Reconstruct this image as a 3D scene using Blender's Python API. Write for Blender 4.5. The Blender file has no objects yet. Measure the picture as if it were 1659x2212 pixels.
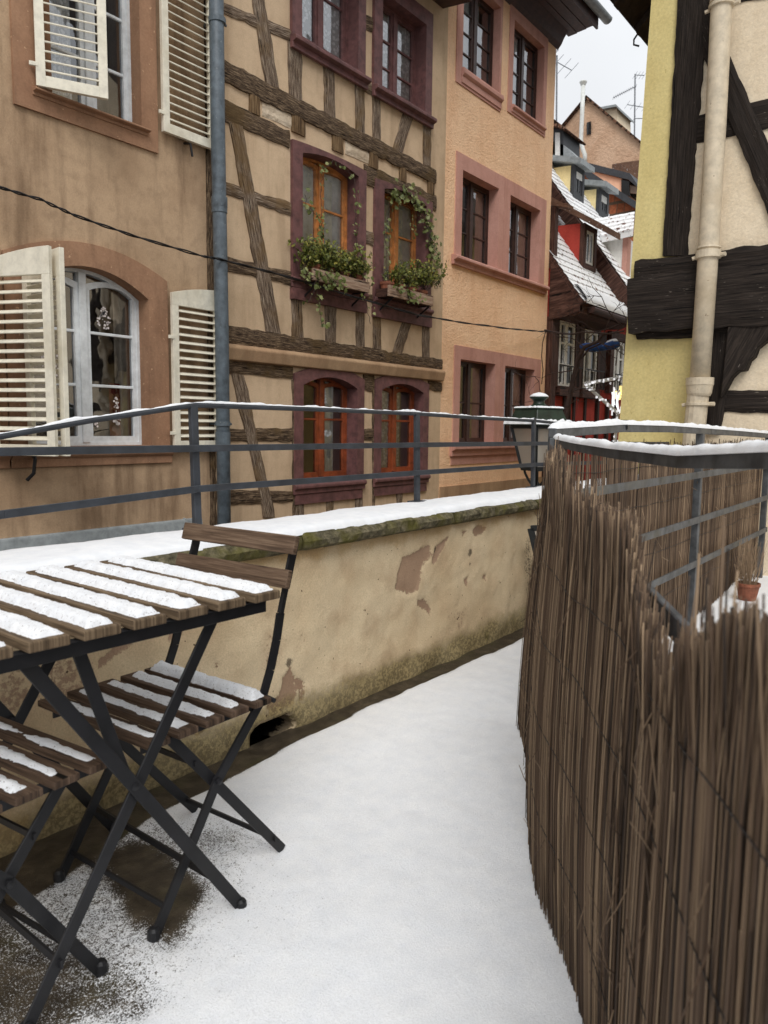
import bpy, math, random
from mathutils import Vector as V, noise, Matrix
random.seed(11)
RND=random.Random(5)
sc=bpy.context.scene
COL=sc.collection
# ------------------------------------------------------------ camera model (world: X along the street, Y to the left, Z up)
F=1661.6; CU,CV=829.5,1106.0; EYE=1.10
BX=V((0.60134897,-0.08061042,0.79490967)); BY=V((-0.79889753,-0.07550996,0.59670845)); BZ=V((0.01192268,-0.99388138,-0.10980731))
def ray(u,v):
    q=V((u-CU,v-CV,F)); return V((BX.dot(q),BY.dot(q),BZ.dot(q)))
def U(u,v,ax,val):
    """point where the sight line through a measured photo position meets the plane axis=val"""
    d=ray(u,v); o=V((0,0,EYE)); t=(val-o[ax])/d[ax]; return o+d*t
YF=5.4
def FX(u,v,y=YF):
    p=U(u,v,1,y); return (p.x,p.z)
def GZ(u,v,z=0): return U(u,v,2,z)
def N3(x,y,z): return noise.noise(V((x,y,z)))
def FR(x,y,z,o=4): return noise.fractal(V((x,y,z)),1.0,2.0,o)
def sstep(a,b,x):
    t=max(0,min(1,(x-a)/(b-a))); return t*t*(3-2*t)
def lerp(a,b,t): return a+(b-a)*t
# ------------------------------------------------------------ mesh builder
class MB:
    def __init__(s): s.v=[];s.f=[];s.uv=[];s.att={}
    def add(s,pts): 
        b=len(s.v); s.v.extend([V(p) for p in pts]); return b
    def face(s,idx,uv=None):
        s.f.append(tuple(idx)); s.uv.append(uv)
    def poly(s,pts,uv=None):
        b=s.add(pts); s.face(range(b,b+len(pts)),uv)
    def obox(s,c,a,b,d):
        """box centre c, half vectors a (long, u runs along it), b, d"""
        c,a,b,d=V(c),V(a),V(b),V(d); o=RND.random()*50
        k=s.add([c+a*i+b*j+d*l for i in(-1,1) for j in(-1,1) for l in(-1,1)])
        L=a.length*2;W=b.length*2;T=d.length*2
        def fc(ix,w): s.face([k+i for i in ix],[(o,o),(o+L,o),(o+L,o+w),(o,o+w)])
        if a.cross(b).dot(d)<0:
            q=lambda ix:ix[::-1]
        else: q=lambda ix:ix
        fc(q([2,6,4,0]),W); fc(q([1,5,7,3]),W); fc(q([0,4,5,1]),T); fc(q([3,7,6,2]),T)
        s.face([k+i for i in q([0,1,3,2])],[(o,o),(o+.01,o),(o+.01,o+W),(o,o+W)]); s.face([k+i for i in q([6,7,5,4])],[(o,o),(o+.01,o),(o+.01,o+W),(o,o+W)])
    def box(s,x0,x1,y0,y1,z0,z1):
        h=[((x1-x0)/2,0),((y1-y0)/2,1),((z1-z0)/2,2)]
        h.sort(key=lambda q:-q[0]); vs=[]
        for m,ax in h:
            w=V((0,0,0)); w[ax]=m; vs.append(w)
        s.obox(((x0+x1)/2,(y0+y1)/2,(z0+z1)/2),*vs)
    def bar(s,p,q,w,t,side=None):
        """flat bar p->q, width w along 'side', thickness t across"""
        p,q=V(p),V(q); a=(q-p); L=a.length; a=a/L
        sd=V(side) if side is not None else V((0,0,1))
        sd=sd-a*sd.dot(a); sd.normalize(); n=a.cross(sd)
        s.obox((p+q)/2,a*L/2,sd*w/2,n*t/2)
    def tube(s,path,r,n=8,cap=True):
        path=[V(p) for p in path]; m=len(path)
        rs=r if isinstance(r,(list,tuple)) else [r]*m
        prev=None; rings=[]; o=RND.random()*50; L=0
        for i,p in enumerate(path):
            t=(path[min(i+1,m-1)]-path[max(i-1,0)]).normalized()
            if prev is None:
                a=V((0,0,1)) if abs(t.z)<.9 else V((1,0,0))
            else: a=prev
            a=(a-t*a.dot(t)).normalized(); prev=a; b=t.cross(a)
            rings.append(s.add([p+(a*math.cos(2*math.pi*k/n)+b*math.sin(2*math.pi*k/n))*rs[i] for k in range(n)]))
        for i in range(m-1):
            l2=L+(path[i+1]-path[i]).length
            for k in range(n):
                k2=(k+1)%n
                s.face([rings[i]+k,rings[i]+k2,rings[i+1]+k2,rings[i+1]+k],[(o+L,k/n*.1),(o+L,(k+1)/n*.1),(o+l2,(k+1)/n*.1),(o+l2,k/n*.1)])
            L=l2
        if cap:
            s.face([rings[0]+k for k in range(n)][::-1]); s.face([rings[-1]+k for k in range(n)])
    def prism(s,pts,ext):
        """polygon (3D points) swept by ext"""
        pts=[V(p) for p in pts]; e=V(ext); n=len(pts)
        nn=V((0,0,0))
        for i in range(n): nn+=pts[i].cross(pts[(i+1)%n])
        if nn.dot(e)>0: pts=pts[::-1]
        a=s.add(pts); b=s.add([p+e for p in pts])
        ax=(pts[1]-pts[0]).normalized(); 
        def uvp(p): return (p.dot(ax),(p-ax*p.dot(ax)).length)
        s.face(range(a,a+n),[uvp(p) for p in pts]); s.face(list(range(b,b+n))[::-1],[uvp(p) for p in pts][::-1])
        for i in range(n):
            j=(i+1)%n; L=(pts[j]-pts[i]).length
            s.face([a+j,a+i,b+i,b+j],[(L,0),(0,0),(0,e.length),(L,e.length)])
    def lathe(s,prof,c,n=20,rot=0):
        c=V(c); rings=[]
        for r,z in prof:
            rings.append(s.add([c+V((r*math.cos(rot+2*math.pi*k/n),r*math.sin(rot+2*math.pi*k/n),z)) for k in range(n)]))
        for i in range(len(prof)-1):
            for k in range(n):
                k2=(k+1)%n; s.face([rings[i]+k,rings[i]+k2,rings[i+1]+k2,rings[i+1]+k])
        s.face([rings[0]+k for k in range(n)][::-1]); s.face([rings[-1]+k for k in range(n)])
    def grid(s,fn,nu,nv,uvs=None,flip=False):
        b=s.add([fn(i/nu,j/nv) for j in range(nv+1) for i in range(nu+1)])
        for j in range(nv):
            for i in range(nu):
                k=b+j*(nu+1)+i
                uv=None
                if uvs: uv=[(i/nu*uvs[0],j/nv*uvs[1]),((i+1)/nu*uvs[0],j/nv*uvs[1]),((i+1)/nu*uvs[0],(j+1)/nv*uvs[1]),(i/nu*uvs[0],(j+1)/nv*uvs[1])]
                q=[k,k+1,k+nu+2,k+nu+1]
                if flip: q=q[::-1]; uv=uv[::-1] if uv else None
                s.face(q,uv)
        return b
    def build(s,name,mat,parent=None,smooth=False,bevel=0,seg=1):
        me=bpy.data.meshes.new(name)
        off=OFF.get(parent.name,V((0,0,0))) if parent is not None else V((0,0,0))
        me.from_pydata([tuple(p-off) for p in s.v],[],s.f)
        ul=me.uv_layers.new(name='UVMap')
        i=0; dat=[]
        for f,uv in zip(s.f,s.uv):
            for k in range(len(f)):
                dat.extend(uv[k] if uv else (0.0,0.0))
        ul.data.foreach_set('uv',dat)
        for an,vals in s.att.items():
            a=me.attributes.new(an,'FLOAT','POINT'); a.data.foreach_set('value',vals)
        if smooth: me.polygons.foreach_set('use_smooth',[True]*len(me.polygons))
        for m in (mat if isinstance(mat,(list,tuple)) else [mat]): me.materials.append(m)
        me.update()
        o=bpy.data.objects.new(name,me); COL.objects.link(o)
        if parent is not None: o.parent=parent; OFF[o.name]=off
        if bevel:
            bm=o.modifiers.new('bevel','BEVEL'); bm.width=bevel; bm.segments=seg; bm.limit_method='ANGLE'; bm.angle_limit=math.radians(40)
        return o
OFF={}
def thing(name,label,cat,loc,group=None):
    o=bpy.data.objects.new(name,None); COL.objects.link(o); o.location=loc; o.empty_display_size=.2
    o['label']=label; o['category']=cat
    if group: o['group']=group
    OFF[o.name]=V(loc); return o
def tag(o,label,cat,group=None):
    o['label']=label; o['category']=cat
    if group: o['group']=group
    return o
def struct(o): o['kind']='structure'; return o
# ------------------------------------------------------------ materials
def lin(c):
    return tuple(((x/255)/12.92 if x/255<=.04045 else ((x/255+.055)/1.055)**2.4) for x in c)+(1,)
class NT:
    def __init__(s,name):
        s.m=bpy.data.materials.new(name); s.m.use_nodes=True; s.t=s.m.node_tree; s.t.nodes.clear()
        s.out=s.n('ShaderNodeOutputMaterial'); s.b=s.n('ShaderNodeBsdfPrincipled'); s.l(s.b.outputs[0],s.out.inputs[0])
        s.tc=s.n('ShaderNodeTexCoord')
    def n(s,ty,**k):
        x=s.t.nodes.new(ty)
        for a,b in k.items(): setattr(x,a,b)
        return x
    def l(s,a,b): s.t.links.new(a,b)
    def noise(s,scale,detail=4,rough=.55,stretch=None,coord='Object',dist=0,off=(0,0,0)):
        mp=s.n('ShaderNodeMapping'); s.l(s.tc.outputs[coord],mp.inputs['Vector'])
        if stretch: mp.inputs['Scale'].default_value=stretch
        mp.inputs['Location'].default_value=off
        t=s.n('ShaderNodeTexNoise'); t.inputs['Scale'].default_value=scale; t.inputs['Detail'].default_value=detail; t.inputs['Roughness'].default_value=rough; t.inputs['Distortion'].default_value=dist
        s.l(mp.outputs[0],t.inputs['Vector']); return t.outputs['Fac']
    def voro(s,scale,stretch=None,coord='Object',feature='F1'):
        mp=s.n('ShaderNodeMapping'); s.l(s.tc.outputs[coord],mp.inputs['Vector'])
        if stretch: mp.inputs['Scale'].default_value=stretch
        t=s.n('ShaderNodeTexVoronoi'); t.feature=feature; t.inputs['Scale'].default_value=scale
        s.l(mp.outputs[0],t.inputs['Vector']); return t.outputs['Distance']
    def ramp(s,fac,stops,interp='LINEAR'):
        r=s.n('ShaderNodeValToRGB'); r.color_ramp.interpolation=interp
        e=r.color_ramp.elements
        while len(e)<len(stops): e.new(.5)
        for x,(p,c) in zip(e,stops):
            x.position=p; x.color=c if len(c)==4 else tuple(c)+(1,)
        s.l(fac,r.inputs[0]); return r.outputs[0]
    def mask(s,fac,a,b):
        m=s.n('ShaderNodeMapRange'); m.interpolation_type='SMOOTHSTEP'; m.inputs[1].default_value=a; m.inputs[2].default_value=b
        s.l(fac,m.inputs[0]); return m.outputs[0]
    def mix(s,fac,a,b,mode='MIX'):
        x=s.n('ShaderNodeMix',data_type='RGBA',blend_type=mode)
        if isinstance(fac,(int,float)): x.inputs[0].default_value=fac
        else: s.l(fac,x.inputs[0])
        for i,c in ((6,a),(7,b)):
            if isinstance(c,tuple): x.inputs[i].default_value=c
            else: s.l(c,x.inputs[i])
        return x.outputs[2]
    def math(s,op,a,b=None,clamp=False):
        x=s.n('ShaderNodeMath',operation=op,use_clamp=clamp)
        for i,c in enumerate((a,b)):
            if c is None: continue
            if isinstance(c,(int,float)): x.inputs[i].default_value=c
            else: s.l(c,x.inputs[i])
        return x.outputs[0]
    def attr(s,n):
        x=s.n('ShaderNodeAttribute'); x.attribute_name=n; return x.outputs['Fac']
    def bump(s,h,strength,dist=.01):
        x=s.n('ShaderNodeBump'); x.inputs['Strength'].default_value=strength; x.inputs['Distance'].default_value=dist
        s.l(h,x.inputs['Height']); s.l(x.outputs[0],s.b.inputs['Normal']); return x
    def fin(s,col,rough=.8,metal=0,spec=.3):
        if isinstance(col,tuple): s.b.inputs['Base Color'].default_value=col
        else: s.l(col,s.b.inputs['Base Color'])
        if isinstance(rough,(int,float)): s.b.inputs['Roughness'].default_value=rough
        else: s.l(rough,s.b.inputs['Roughness'])
        s.b.inputs['Metallic'].default_value=metal; s.b.inputs['Specular IOR Level'].default_value=spec
        return s.m
def plaster(name,c,c2,c3=None,grain=60,bs=.35,streak=.5,spots=None,bd=.006):
    m=NT(name)
    big=m.noise(1.3,5,.6); st=m.noise(2.2,4,.6,stretch=(2.2,2.2,.35)); fine=m.noise(grain,3,.6); mid=m.noise(9,5,.65)
    col=m.mix(m.mask(big,.38,.68),lin(c),lin(c2))
    col=m.mix(m.math('MULTIPLY',m.mask(st,.45,.7),streak),col,lin(c3 or c2))
    col=m.mix(m.math('MULTIPLY',m.mask(mid,.42,.75),.35),col,lin(c3 or c2))
    g=m.ramp(fine,[(.25,(.86,.86,.86)),(.75,(1.08,1.08,1.08))])
    col=m.mix(1.0,col,g,'MULTIPLY')
    if spots:
        sp=m.noise(26,3,.7,off=(3,8,1)); col=m.mix(m.mask(sp,.66,.70),col,lin(spots))
    h=m.math('ADD',m.math('MULTIPLY',fine,.6),m.math('MULTIPLY',mid,.6))
    m.bump(h,bs,bd)
    return m.fin(col,.92,spec=.15)
def oldwood(name,dark,mid,light,tint=None,along=2.5,across=55,rough=.85,bs=.6,fleck=None):
    m=NT(name)
    f=m.noise(1,5,.7,stretch=(along,across,1),coord='UV'); f2=m.noise(1,4,.6,stretch=(along*2.5,across*3,1),coord='UV',off=(7,3,0)); cr=m.noise(1,3,.6,stretch=(along*.6,across*.55,1),coord='UV',off=(1,9,0))
    big=m.noise(2.3,4,.6)
    ff=m.math('ADD',m.math('MULTIPLY',f,.6),m.math('MULTIPLY',f2,.4))
    col=m.ramp(ff,[(.38,lin(dark)),(.5,lin(mid)),(.61,lin(light))])
    if tint: col=m.mix(m.math('MULTIPLY',m.mask(big,.48,.66),.75),col,m.mix(ff,lin(tint[0]),lin(tint[1])))
    col=m.mix(m.mask(cr,.39,.34),col,lin(tuple(x*.3 for x in dark)))
    if fleck:
        fk=m.noise(1,2,.6,stretch=(along*6,across*1.6,1),coord='UV',off=(13,2,0)); fb=m.noise(3.5,3,.6,off=(5,5,5)); col=m.mix(m.math('MULTIPLY',m.mask(fk,.66,.72),m.mask(fb,.48,.6)),col,lin(fleck))
    m.bump(m.math('ADD',ff,m.math('MULTIPLY',cr,.6)),bs,.006)
    return m.fin(col,rough,spec=.2)
def paint(name,c,rough=.45,var=.12,bs=.1,dirt=None,spec=.4,chips=None):
    m=NT(name); n=m.noise(14,5,.65); n2=m.noise(3,4,.6)
    d=tuple(max(0,x*(1-var*2)) for x in c); u=tuple(min(255,x*(1+var)) for x in c)
    col=m.ramp(n,[(.3,lin(d)),(.55,lin(c)),(.75,lin(u))])
    if dirt: col=m.mix(m.math('MULTIPLY',m.mask(n2,.5,.72),.6),col,lin(dirt))
    if chips:
        ch=m.noise(38,4,.7,off=(5,1,2)); col=m.mix(m.mask(ch,.67,.70),col,lin(chips))
    m.bump(n,bs,.003)
    return m.fin(col,rough,spec=spec)
def snowmat(name,grain=.5,dirt=None):
    m=NT(name); a=m.noise(160,3,.7); b=m.noise(22,5,.65); c=m.noise(420,2,.5)
    col=m.ramp(b,[(.3,(.72,.74,.77,1)),(.7,(.82,.83,.84,1))])
    if dirt: col=m.mix(m.mask(m.math('ADD',m.math('MULTIPLY',a,.6),m.math('MULTIPLY',c,.4)),.43,.33),col,lin(dirt))
    m.bump(m.math('ADD',m.math('ADD',m.math('MULTIPLY',a,.35),m.math('MULTIPLY',c,.25)),b),grain,.006)
    m.b.inputs['Subsurface Weight'].default_value=.0
    return m.fin(col,.75,spec=.25)
M={}
M['snow']=snowmat('snow',.45)
M['snowg']=snowmat('snow_grainy',.75,(95,75,60))
M['beige']=plaster('beige_render',(192,164,134),(170,142,114),(122,99,78),80,.6,.75)
M['infill']=plaster('ochre_infill_render',(214,188,157),(202,175,144),(170,144,117),90,.3,.5)
M['orange']=plaster('orange_roughcast',(255,215,176),(248,203,162),(232,184,144),40,.95,.35,bd=.023)
M['pink']=plaster('pink_sandstone',(208,160,146),(198,148,134),(176,128,114),70,.25,.5)
M['rust']=plaster('red_sandstone',(170,133,106),(155,118,93),(120,92,73),70,.4,.6,spots=(196,160,128))
M['ledge']=plaster('pinkish_ledge_render',(186,156,124),(170,138,108),(140,112,86),70,.3,.5)
M['maroon']=paint('maroon_paint',(112,76,74),.6,.14,.25,(88,60,58),chips=(120,96,90))
M['honey']=paint('honey_varnish',(190,124,70),.35,.14,.15,(140,84,44))
M['russet']=paint('russet_varnish',(146,74,44),.35,.14,.15,(102,50,30))
M['darkwin']=paint('dark_brown_window_paint',(66,46,40),.4,.14,.1)
M['whitewin']=paint('greyish_white_window_paint',(228,232,234),.45,.05,.08,(206,206,202))
M['cream']=paint('cream_shutter_paint',(232,226,208),.5,.05,.1,(206,196,172))
M['timber']=oldwood('weathered_timber',(36,28,23),(108,90,75),(180,164,144),((64,47,28),(138,110,72)),5,110,.85,.28)
M['timberdark']=oldwood('mossy_dark_timber',(28,21,17),(80,64,50),(156,134,108),((54,42,24),(118,94,60)),7,110,.85,.32)
M['beam']=oldwood('black_stained_oak',(22,18,16),(40,34,30),(60,52,46),None,2.5,90,.88,.3,(150,140,128))
M['slat']=oldwood('stained_slat_wood',(46,35,27),(78,62,50),(104,85,70),None,3,60,.6,.3)
M['backslat']=oldwood('brown_slat_wood',(62,49,38),(94,75,60),(120,100,82),None,3,60,.6,.3)
M['tslat']=oldwood('grey_brown_slat_wood',(58,47,36),(96,80,62),(126,108,86),None,3,60,.7,.3)
M['iron']=paint('black_iron_paint',(26,26,29),.55,.2,.1,(36,33,30))
M['rail']=paint('slate_grey_rail_paint',(60,64,70),.45,.12,.15,(50,51,54))
M['fencemetal']=paint('grey_fence_steel',(78,80,82),.6,.2,.3,(88,84,72))
M['zincpipe']=paint('blue_grey_zinc',(92,102,110),.5,.14,.1,(78,88,94),chips=(150,156,156))
M['zinc']=paint('grey_zinc_sheet',(150,156,158),.5,.08,.08,(130,134,134))
M['creampipe']=paint('cream_drainpipe_paint',(206,192,168),.5,.06,.06,(186,168,140),chips=(120,98,76))
M['yellow']=plaster('yellow_render',(224,208,148),(216,198,136),(198,178,120),45,.5,.25,spots=(176,156,98),bd=.008)
M['creamw']=plaster('cream_render',(232,216,190),(224,206,178),(204,184,154),55,.6,.25,bd=.009)
M['redw']=plaster('red_limewash',(180,72,62),(164,64,56),(128,52,46),40,.3,.4)
M['brownwood']=oldwood('brown_red_boards',(40,26,22),(74,50,42),(104,76,66),None,2,40,.7,.4)
M['soffit']=paint('dark_brown_soffit_paint',(70,46,40),.6,.12,.1)
M['yel2']=plaster('pale_yellow_render',(255,238,184),(248,228,170),(232,210,156),40,.3,.3)
M['peach']=plaster('peach_render',(255,206,174),(250,196,162),(236,182,148),40,.3,.3)
M['rough']=plaster('tan_roughcast',(214,180,152),(200,164,136),(172,138,112),9,1.0,.2,bd=.05)
M['white']=paint('white_paint',(232,232,228),.6,.04,.05,(206,206,200))
M['graydark']=paint('dark_grey_paint',(62,64,68),.6,.1,.1)
M['green']=paint('dark_green_lamp_paint',(38,54,44),.35,.2,.08,(28,40,32))
M['blackboard']=paint('black_painted_wood',(24,26,26),.5,.2,.1)
M['blue']=paint('blue_canvas',(40,84,150),.7,.2,.2,(28,60,112))
M['terracotta']=paint('terracotta',(136,82,60),.8,.15,.2,(150,100,76))
M['planter']=oldwood('grey_planter_board',(120,96,78),(158,132,112),(188,166,146),None,3,40,.8,.3)
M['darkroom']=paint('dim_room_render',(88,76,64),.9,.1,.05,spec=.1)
M['cable']=paint('black_cable_rubber',(24,22,24),.5,.2,.1)
M['brass']=paint('aged_metal',(120,116,108),.4,.2,.1)
M['antenna']=paint('antenna_metal',(120,124,130),.4,.15,.1)
M['flue']=paint('white_enamel_flue',(220,222,218),.35,.06,.1,(190,188,176))
M['paving']=None
def glassmat(name,tint=(1,1,1,1),rough=.02,ripple=.06,base=.06):
    m=bpy.data.materials.new(name); m.use_nodes=True; t=m.node_tree; t.nodes.clear(); L=t.links.new
    out=t.nodes.new('ShaderNodeOutputMaterial'); mx=t.nodes.new('ShaderNodeMixShader'); tr=t.nodes.new('ShaderNodeBsdfTransparent'); gl=t.nodes.new('ShaderNodeBsdfGlossy')
    fr=t.nodes.new('ShaderNodeFresnel'); fr.inputs[0].default_value=1.5; ad=t.nodes.new('ShaderNodeMath'); ad.operation='MULTIPLY_ADD'; ad.inputs[1].default_value=1.6; ad.inputs[2].default_value=base; ad.use_clamp=True
    tr.inputs[0].default_value=tint; gl.inputs['Roughness'].default_value=rough; gl.inputs[0].default_value=(.95,.97,1,1)
    tc=t.nodes.new('ShaderNodeTexCoord'); nz=t.nodes.new('ShaderNodeTexNoise'); nz.inputs['Scale'].default_value=3.5; nz.inputs['Detail'].default_value=2; bp=t.nodes.new('ShaderNodeBump'); bp.inputs['Strength'].default_value=ripple; bp.inputs['Distance'].default_value=.05
    L(tc.outputs['Object'],nz.inputs['Vector']); L(nz.outputs['Fac'],bp.inputs['Height']); L(bp.outputs[0],gl.inputs['Normal'])
    L(fr.outputs[0],ad.inputs[0]); L(ad.outputs[0],mx.inputs[0]); L(tr.outputs[0],mx.inputs[1]); L(gl.outputs[0],mx.inputs[2]); L(mx.outputs[0],out.inputs[0])
    return m
M['glass']=glassmat('window_glass',(.95,.96,.96,1),base=.13)
def frosted():
    m=bpy.data.materials.new('ribbed_lamp_glass'); m.use_nodes=True; t=m.node_tree; t.nodes.clear(); L=t.links.new
    out=t.nodes.new('ShaderNodeOutputMaterial'); a=t.nodes.new('ShaderNodeMixShader'); b=t.nodes.new('ShaderNodeMixShader'); tr=t.nodes.new('ShaderNodeBsdfTransparent'); tl=t.nodes.new('ShaderNodeBsdfTranslucent'); df=t.nodes.new('ShaderNodeBsdfDiffuse'); mx=t.nodes.new('ShaderNodeMixShader')
    tl.inputs[0].default_value=(.80,.74,.66,1); df.inputs[0].default_value=(.62,.57,.50,1); tr.inputs[0].default_value=(.9,.88,.85,1); mx.inputs[0].default_value=.5; b.inputs[0].default_value=.62
    L(tl.outputs[0],mx.inputs[1]); L(df.outputs[0],mx.inputs[2]); L(tr.outputs[0],b.inputs[1]); L(mx.outputs[0],b.inputs[2]); L(b.outputs[0],out.inputs[0]); t.nodes.remove(a); return m
M['lampglass']=frosted()
def lacemat():
    m=NT('white_lace_curtain'); w=m.noise(30,3,.6); v=m.voro(24,stretch=(1,1,1)); 
    col=m.ramp(w,[(.3,(.82,.83,.84,1)),(.7,(.92,.92,.92,1))]); 
    a=m.math('SUBTRACT',1.0,m.math('MULTIPLY',m.mask(v,.36,.46),.35))
    m.l(a,m.b.inputs['Alpha']); m.b.inputs['Transmission Weight'].default_value=0
    return m.fin(col,.9,spec=.1)
M['lace']=lacemat()
M['curtain']=paint('plain_white_curtain',(236,236,230),.9,.06,.1,(214,214,208),spec=.1)
M['drape']=paint('beige_roller_blind',(178,168,154),.9,.06,.1,spec=.1)
def wallmat():
    """old parapet render: patches come from vertex attributes (fallen render, moss, soot), plus painted-in dark of the drain hole; edges broken by noise"""
    m=NT('old_parapet_render'); n=m.noise(70,4,.7); n2=m.noise(7,5,.65); n3=m.noise(200,3,.6); big=m.noise(1.8,4,.6)
    col=m.mix(m.mask(big,.35,.68),lin((222,202,168)),lin((206,182,146)))
    col=m.mix(m.math('MULTIPLY',m.mask(n2,.45,.72),.45),col,lin((186,158,128)))
    e=m.math('ADD',m.attr('bare'),m.math('MULTIPLY',m.math('SUBTRACT',m.math('ADD',m.math('MULTIPLY',n,.5),m.math('MULTIPLY',n2,.5)),.5),2.4))
    col=m.mix(m.mask(e,.40,.60),col,m.mix(n2,lin((146,118,96)),lin((184,156,130))))
    s=m.math('ADD',m.attr('soot_hole_shade'),m.math('MULTIPLY',m.math('SUBTRACT',n,.5),1.2))
    col=m.mix(m.math('MULTIPLY',m.mask(s,.45,.75),.8),col,lin((60,50,42))); col=m.mix(m.mask(s,1.25,1.6),col,lin((16,13,11)))  # stains first, then the near-black painted as shade inside the drain hole
    g=m.math('ADD',m.attr('moss'),m.math('MULTIPLY',m.math('SUBTRACT',m.math('ADD',m.math('MULTIPLY',n2,.6),m.math('MULTIPLY',n,.4)),.5),1.5))
    col=m.mix(m.math('MULTIPLY',m.mask(g,.3,.95),.75),col,m.mix(m.mask(n,.42,.62),lin((84,76,42)),lin((160,144,98))))
    o=m.attr('ochre'); col=m.mix(m.math('MULTIPLY',m.mask(m.math('ADD',o,m.math('MULTIPLY',m.math('SUBTRACT',n2,.5),1.0)),.3,.8),.6),col,lin((190,154,100)))
    pit=m.noise(45,2,.5,off=(4,4,4)); col=m.mix(m.mask(pit,.73,.76),col,lin((92,72,54)))
    col=m.mix(1.0,col,m.ramp(n3,[(.25,(.8,.8,.8)),(.75,(1.1,1.1,1.1))]),'MULTIPLY')
    h=m.math('SUBTRACT',m.math('ADD',m.math('MULTIPLY',n,.5),m.math('MULTIPLY',n3,.4)),m.math('MULTIPLY',m.mask(e,.47,.53),.8))
    m.bump(h,.6,.008); return m.fin(col,.93,spec=.12)
M['parapet']=wallmat()
def groundmat():
    """one sheet: wet dark paving where 'cover' is low, loose grains of snow where it is thin, closed snow elsewhere"""
    m=NT('snowy_paving'); a=m.noise(230,3,.75); b=m.noise(16,5,.65); c=m.noise(420,2,.5); d=m.noise(60,4,.7)
    pav=m.ramp(b,[(.3,lin((44,38,31))),(.5,lin((66,58,47))),(.72,lin((92,82,67)))])
    pav=m.mix(m.math('MULTIPLY',m.mask(m.noise(5,4,.6,off=(2,2,2)),.5,.68),.6),pav,lin((74,70,48)))
    sn=m.ramp(b,[(.3,(.82,.84,.87,1)),(.7,(.90,.91,.92,1))]); sn=m.mix(1.0,sn,m.ramp(a,[(.3,(.9,.9,.9,1)),(.6,(1.03,1.03,1.03,1))]),'MULTIPLY')
    f=m.math('ADD',m.attr('cover'),m.math('MULTIPLY',m.math('SUBTRACT',m.math('ADD',m.math('ADD',m.math('MULTIPLY',a,.45),m.math('MULTIPLY',c,.35)),m.math('MULTIPLY',d,.2)),.5),3.8))
    mk=m.mask(f,.42,.58)
    col=m.mix(mk,pav,sn)
    h=m.math('ADD',m.math('ADD',m.math('MULTIPLY',a,.5),m.math('MULTIPLY',c,.3)),m.math('ADD',m.math('MULTIPLY',b,.7),m.math('MULTIPLY',mk,.8)))
    m.bump(h,.65,.007); return m.fin(col,m.math('ADD',.45,m.math('MULTIPLY',mk,.3)),spec=.3)
M['ground']=groundmat()
def copingmat():
    m=NT('mossy_coping_stone'); n=m.noise(30,5,.7); b=m.noise(6,4,.6)
    col=m.ramp(n,[(.3,lin((48,44,34))),(.5,lin((92,86,68))),(.7,lin((136,126,102)))])
    col=m.mix(m.math('MULTIPLY',m.mask(b,.42,.66),.8),col,lin((88,84,34)))
    m.bump(n,.9,.012); return m.fin(col,.9,spec=.15)
M['coping']=copingmat()
def reedmat(name,c1,c2,c3):
    m=NT(name); oi=m.n('ShaderNodeAttribute'); oi.attribute_name='tone'
    n=m.noise(1,3,.6,stretch=(9,60,1),coord='UV'); f=m.math('ADD',m.math('MULTIPLY',oi.outputs['Fac'],.75),m.math('MULTIPLY',n,.3))
    col=m.ramp(f,[(.12,lin(c1)),(.5,lin(c2)),(.95,lin(c3))]); m.bump(n,.4,.002); return m.fin(col,.65,spec=.3)
M['reed']=reedmat('weathered_reed',(33,25,19),(90,71,55),(166,142,114))
def tilemat(name,snow,cs=(.86,.87,.88,1),sc_=1.0):
    m=NT(name); mp=m.n('ShaderNodeMapping'); m.l(m.tc.outputs['UV'],mp.inputs[0])
    nz=m.noise(5,3,.6); 
    br=m.n('ShaderNodeTexBrick'); br.offset=.5; br.inputs['Scale'].default_value=sc_; br.inputs['Mortar Size'].default_value=.022; br.inputs['Mortar Smooth'].default_value=.1; br.inputs['Brick Width'].default_value=.19; br.inputs['Row Height'].default_value=.15; br.inputs['Bias'].default_value=0
    m.l(mp.outputs[0],br.inputs['Vector'])
    br.inputs['Color1'].default_value=(1,1,1,1); br.inputs['Color2'].default_value=(1,1,1,1); br.inputs['Mortar'].default_value=(0,0,0,1)
    n2=m.noise(14,3,.6,off=(3,1,1)); t=m.ramp(m.noise(9,4,.6),[(.3,lin((70,44,34))),(.6,lin((122,78,58)))])
    gap=m.math('MULTIPLY',m.math('SUBTRACT',1.0,br.outputs['Color']),m.mask(n2,.54,.62))
    bare=m.mask(m.noise(1.6,4,.65,off=(9,2,2)),.60+.0*snow,.70)
    col=m.mix(m.math('MAXIMUM',m.math('MULTIPLY',gap,.9),m.math('MULTIPLY',bare,1-snow)),cs,t)
    m.bump(n2,.4,.02); return m.fin(col,.8,spec=.2)
M['snowtile']=tilemat('snowy_roof_tiles',.9)
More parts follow.
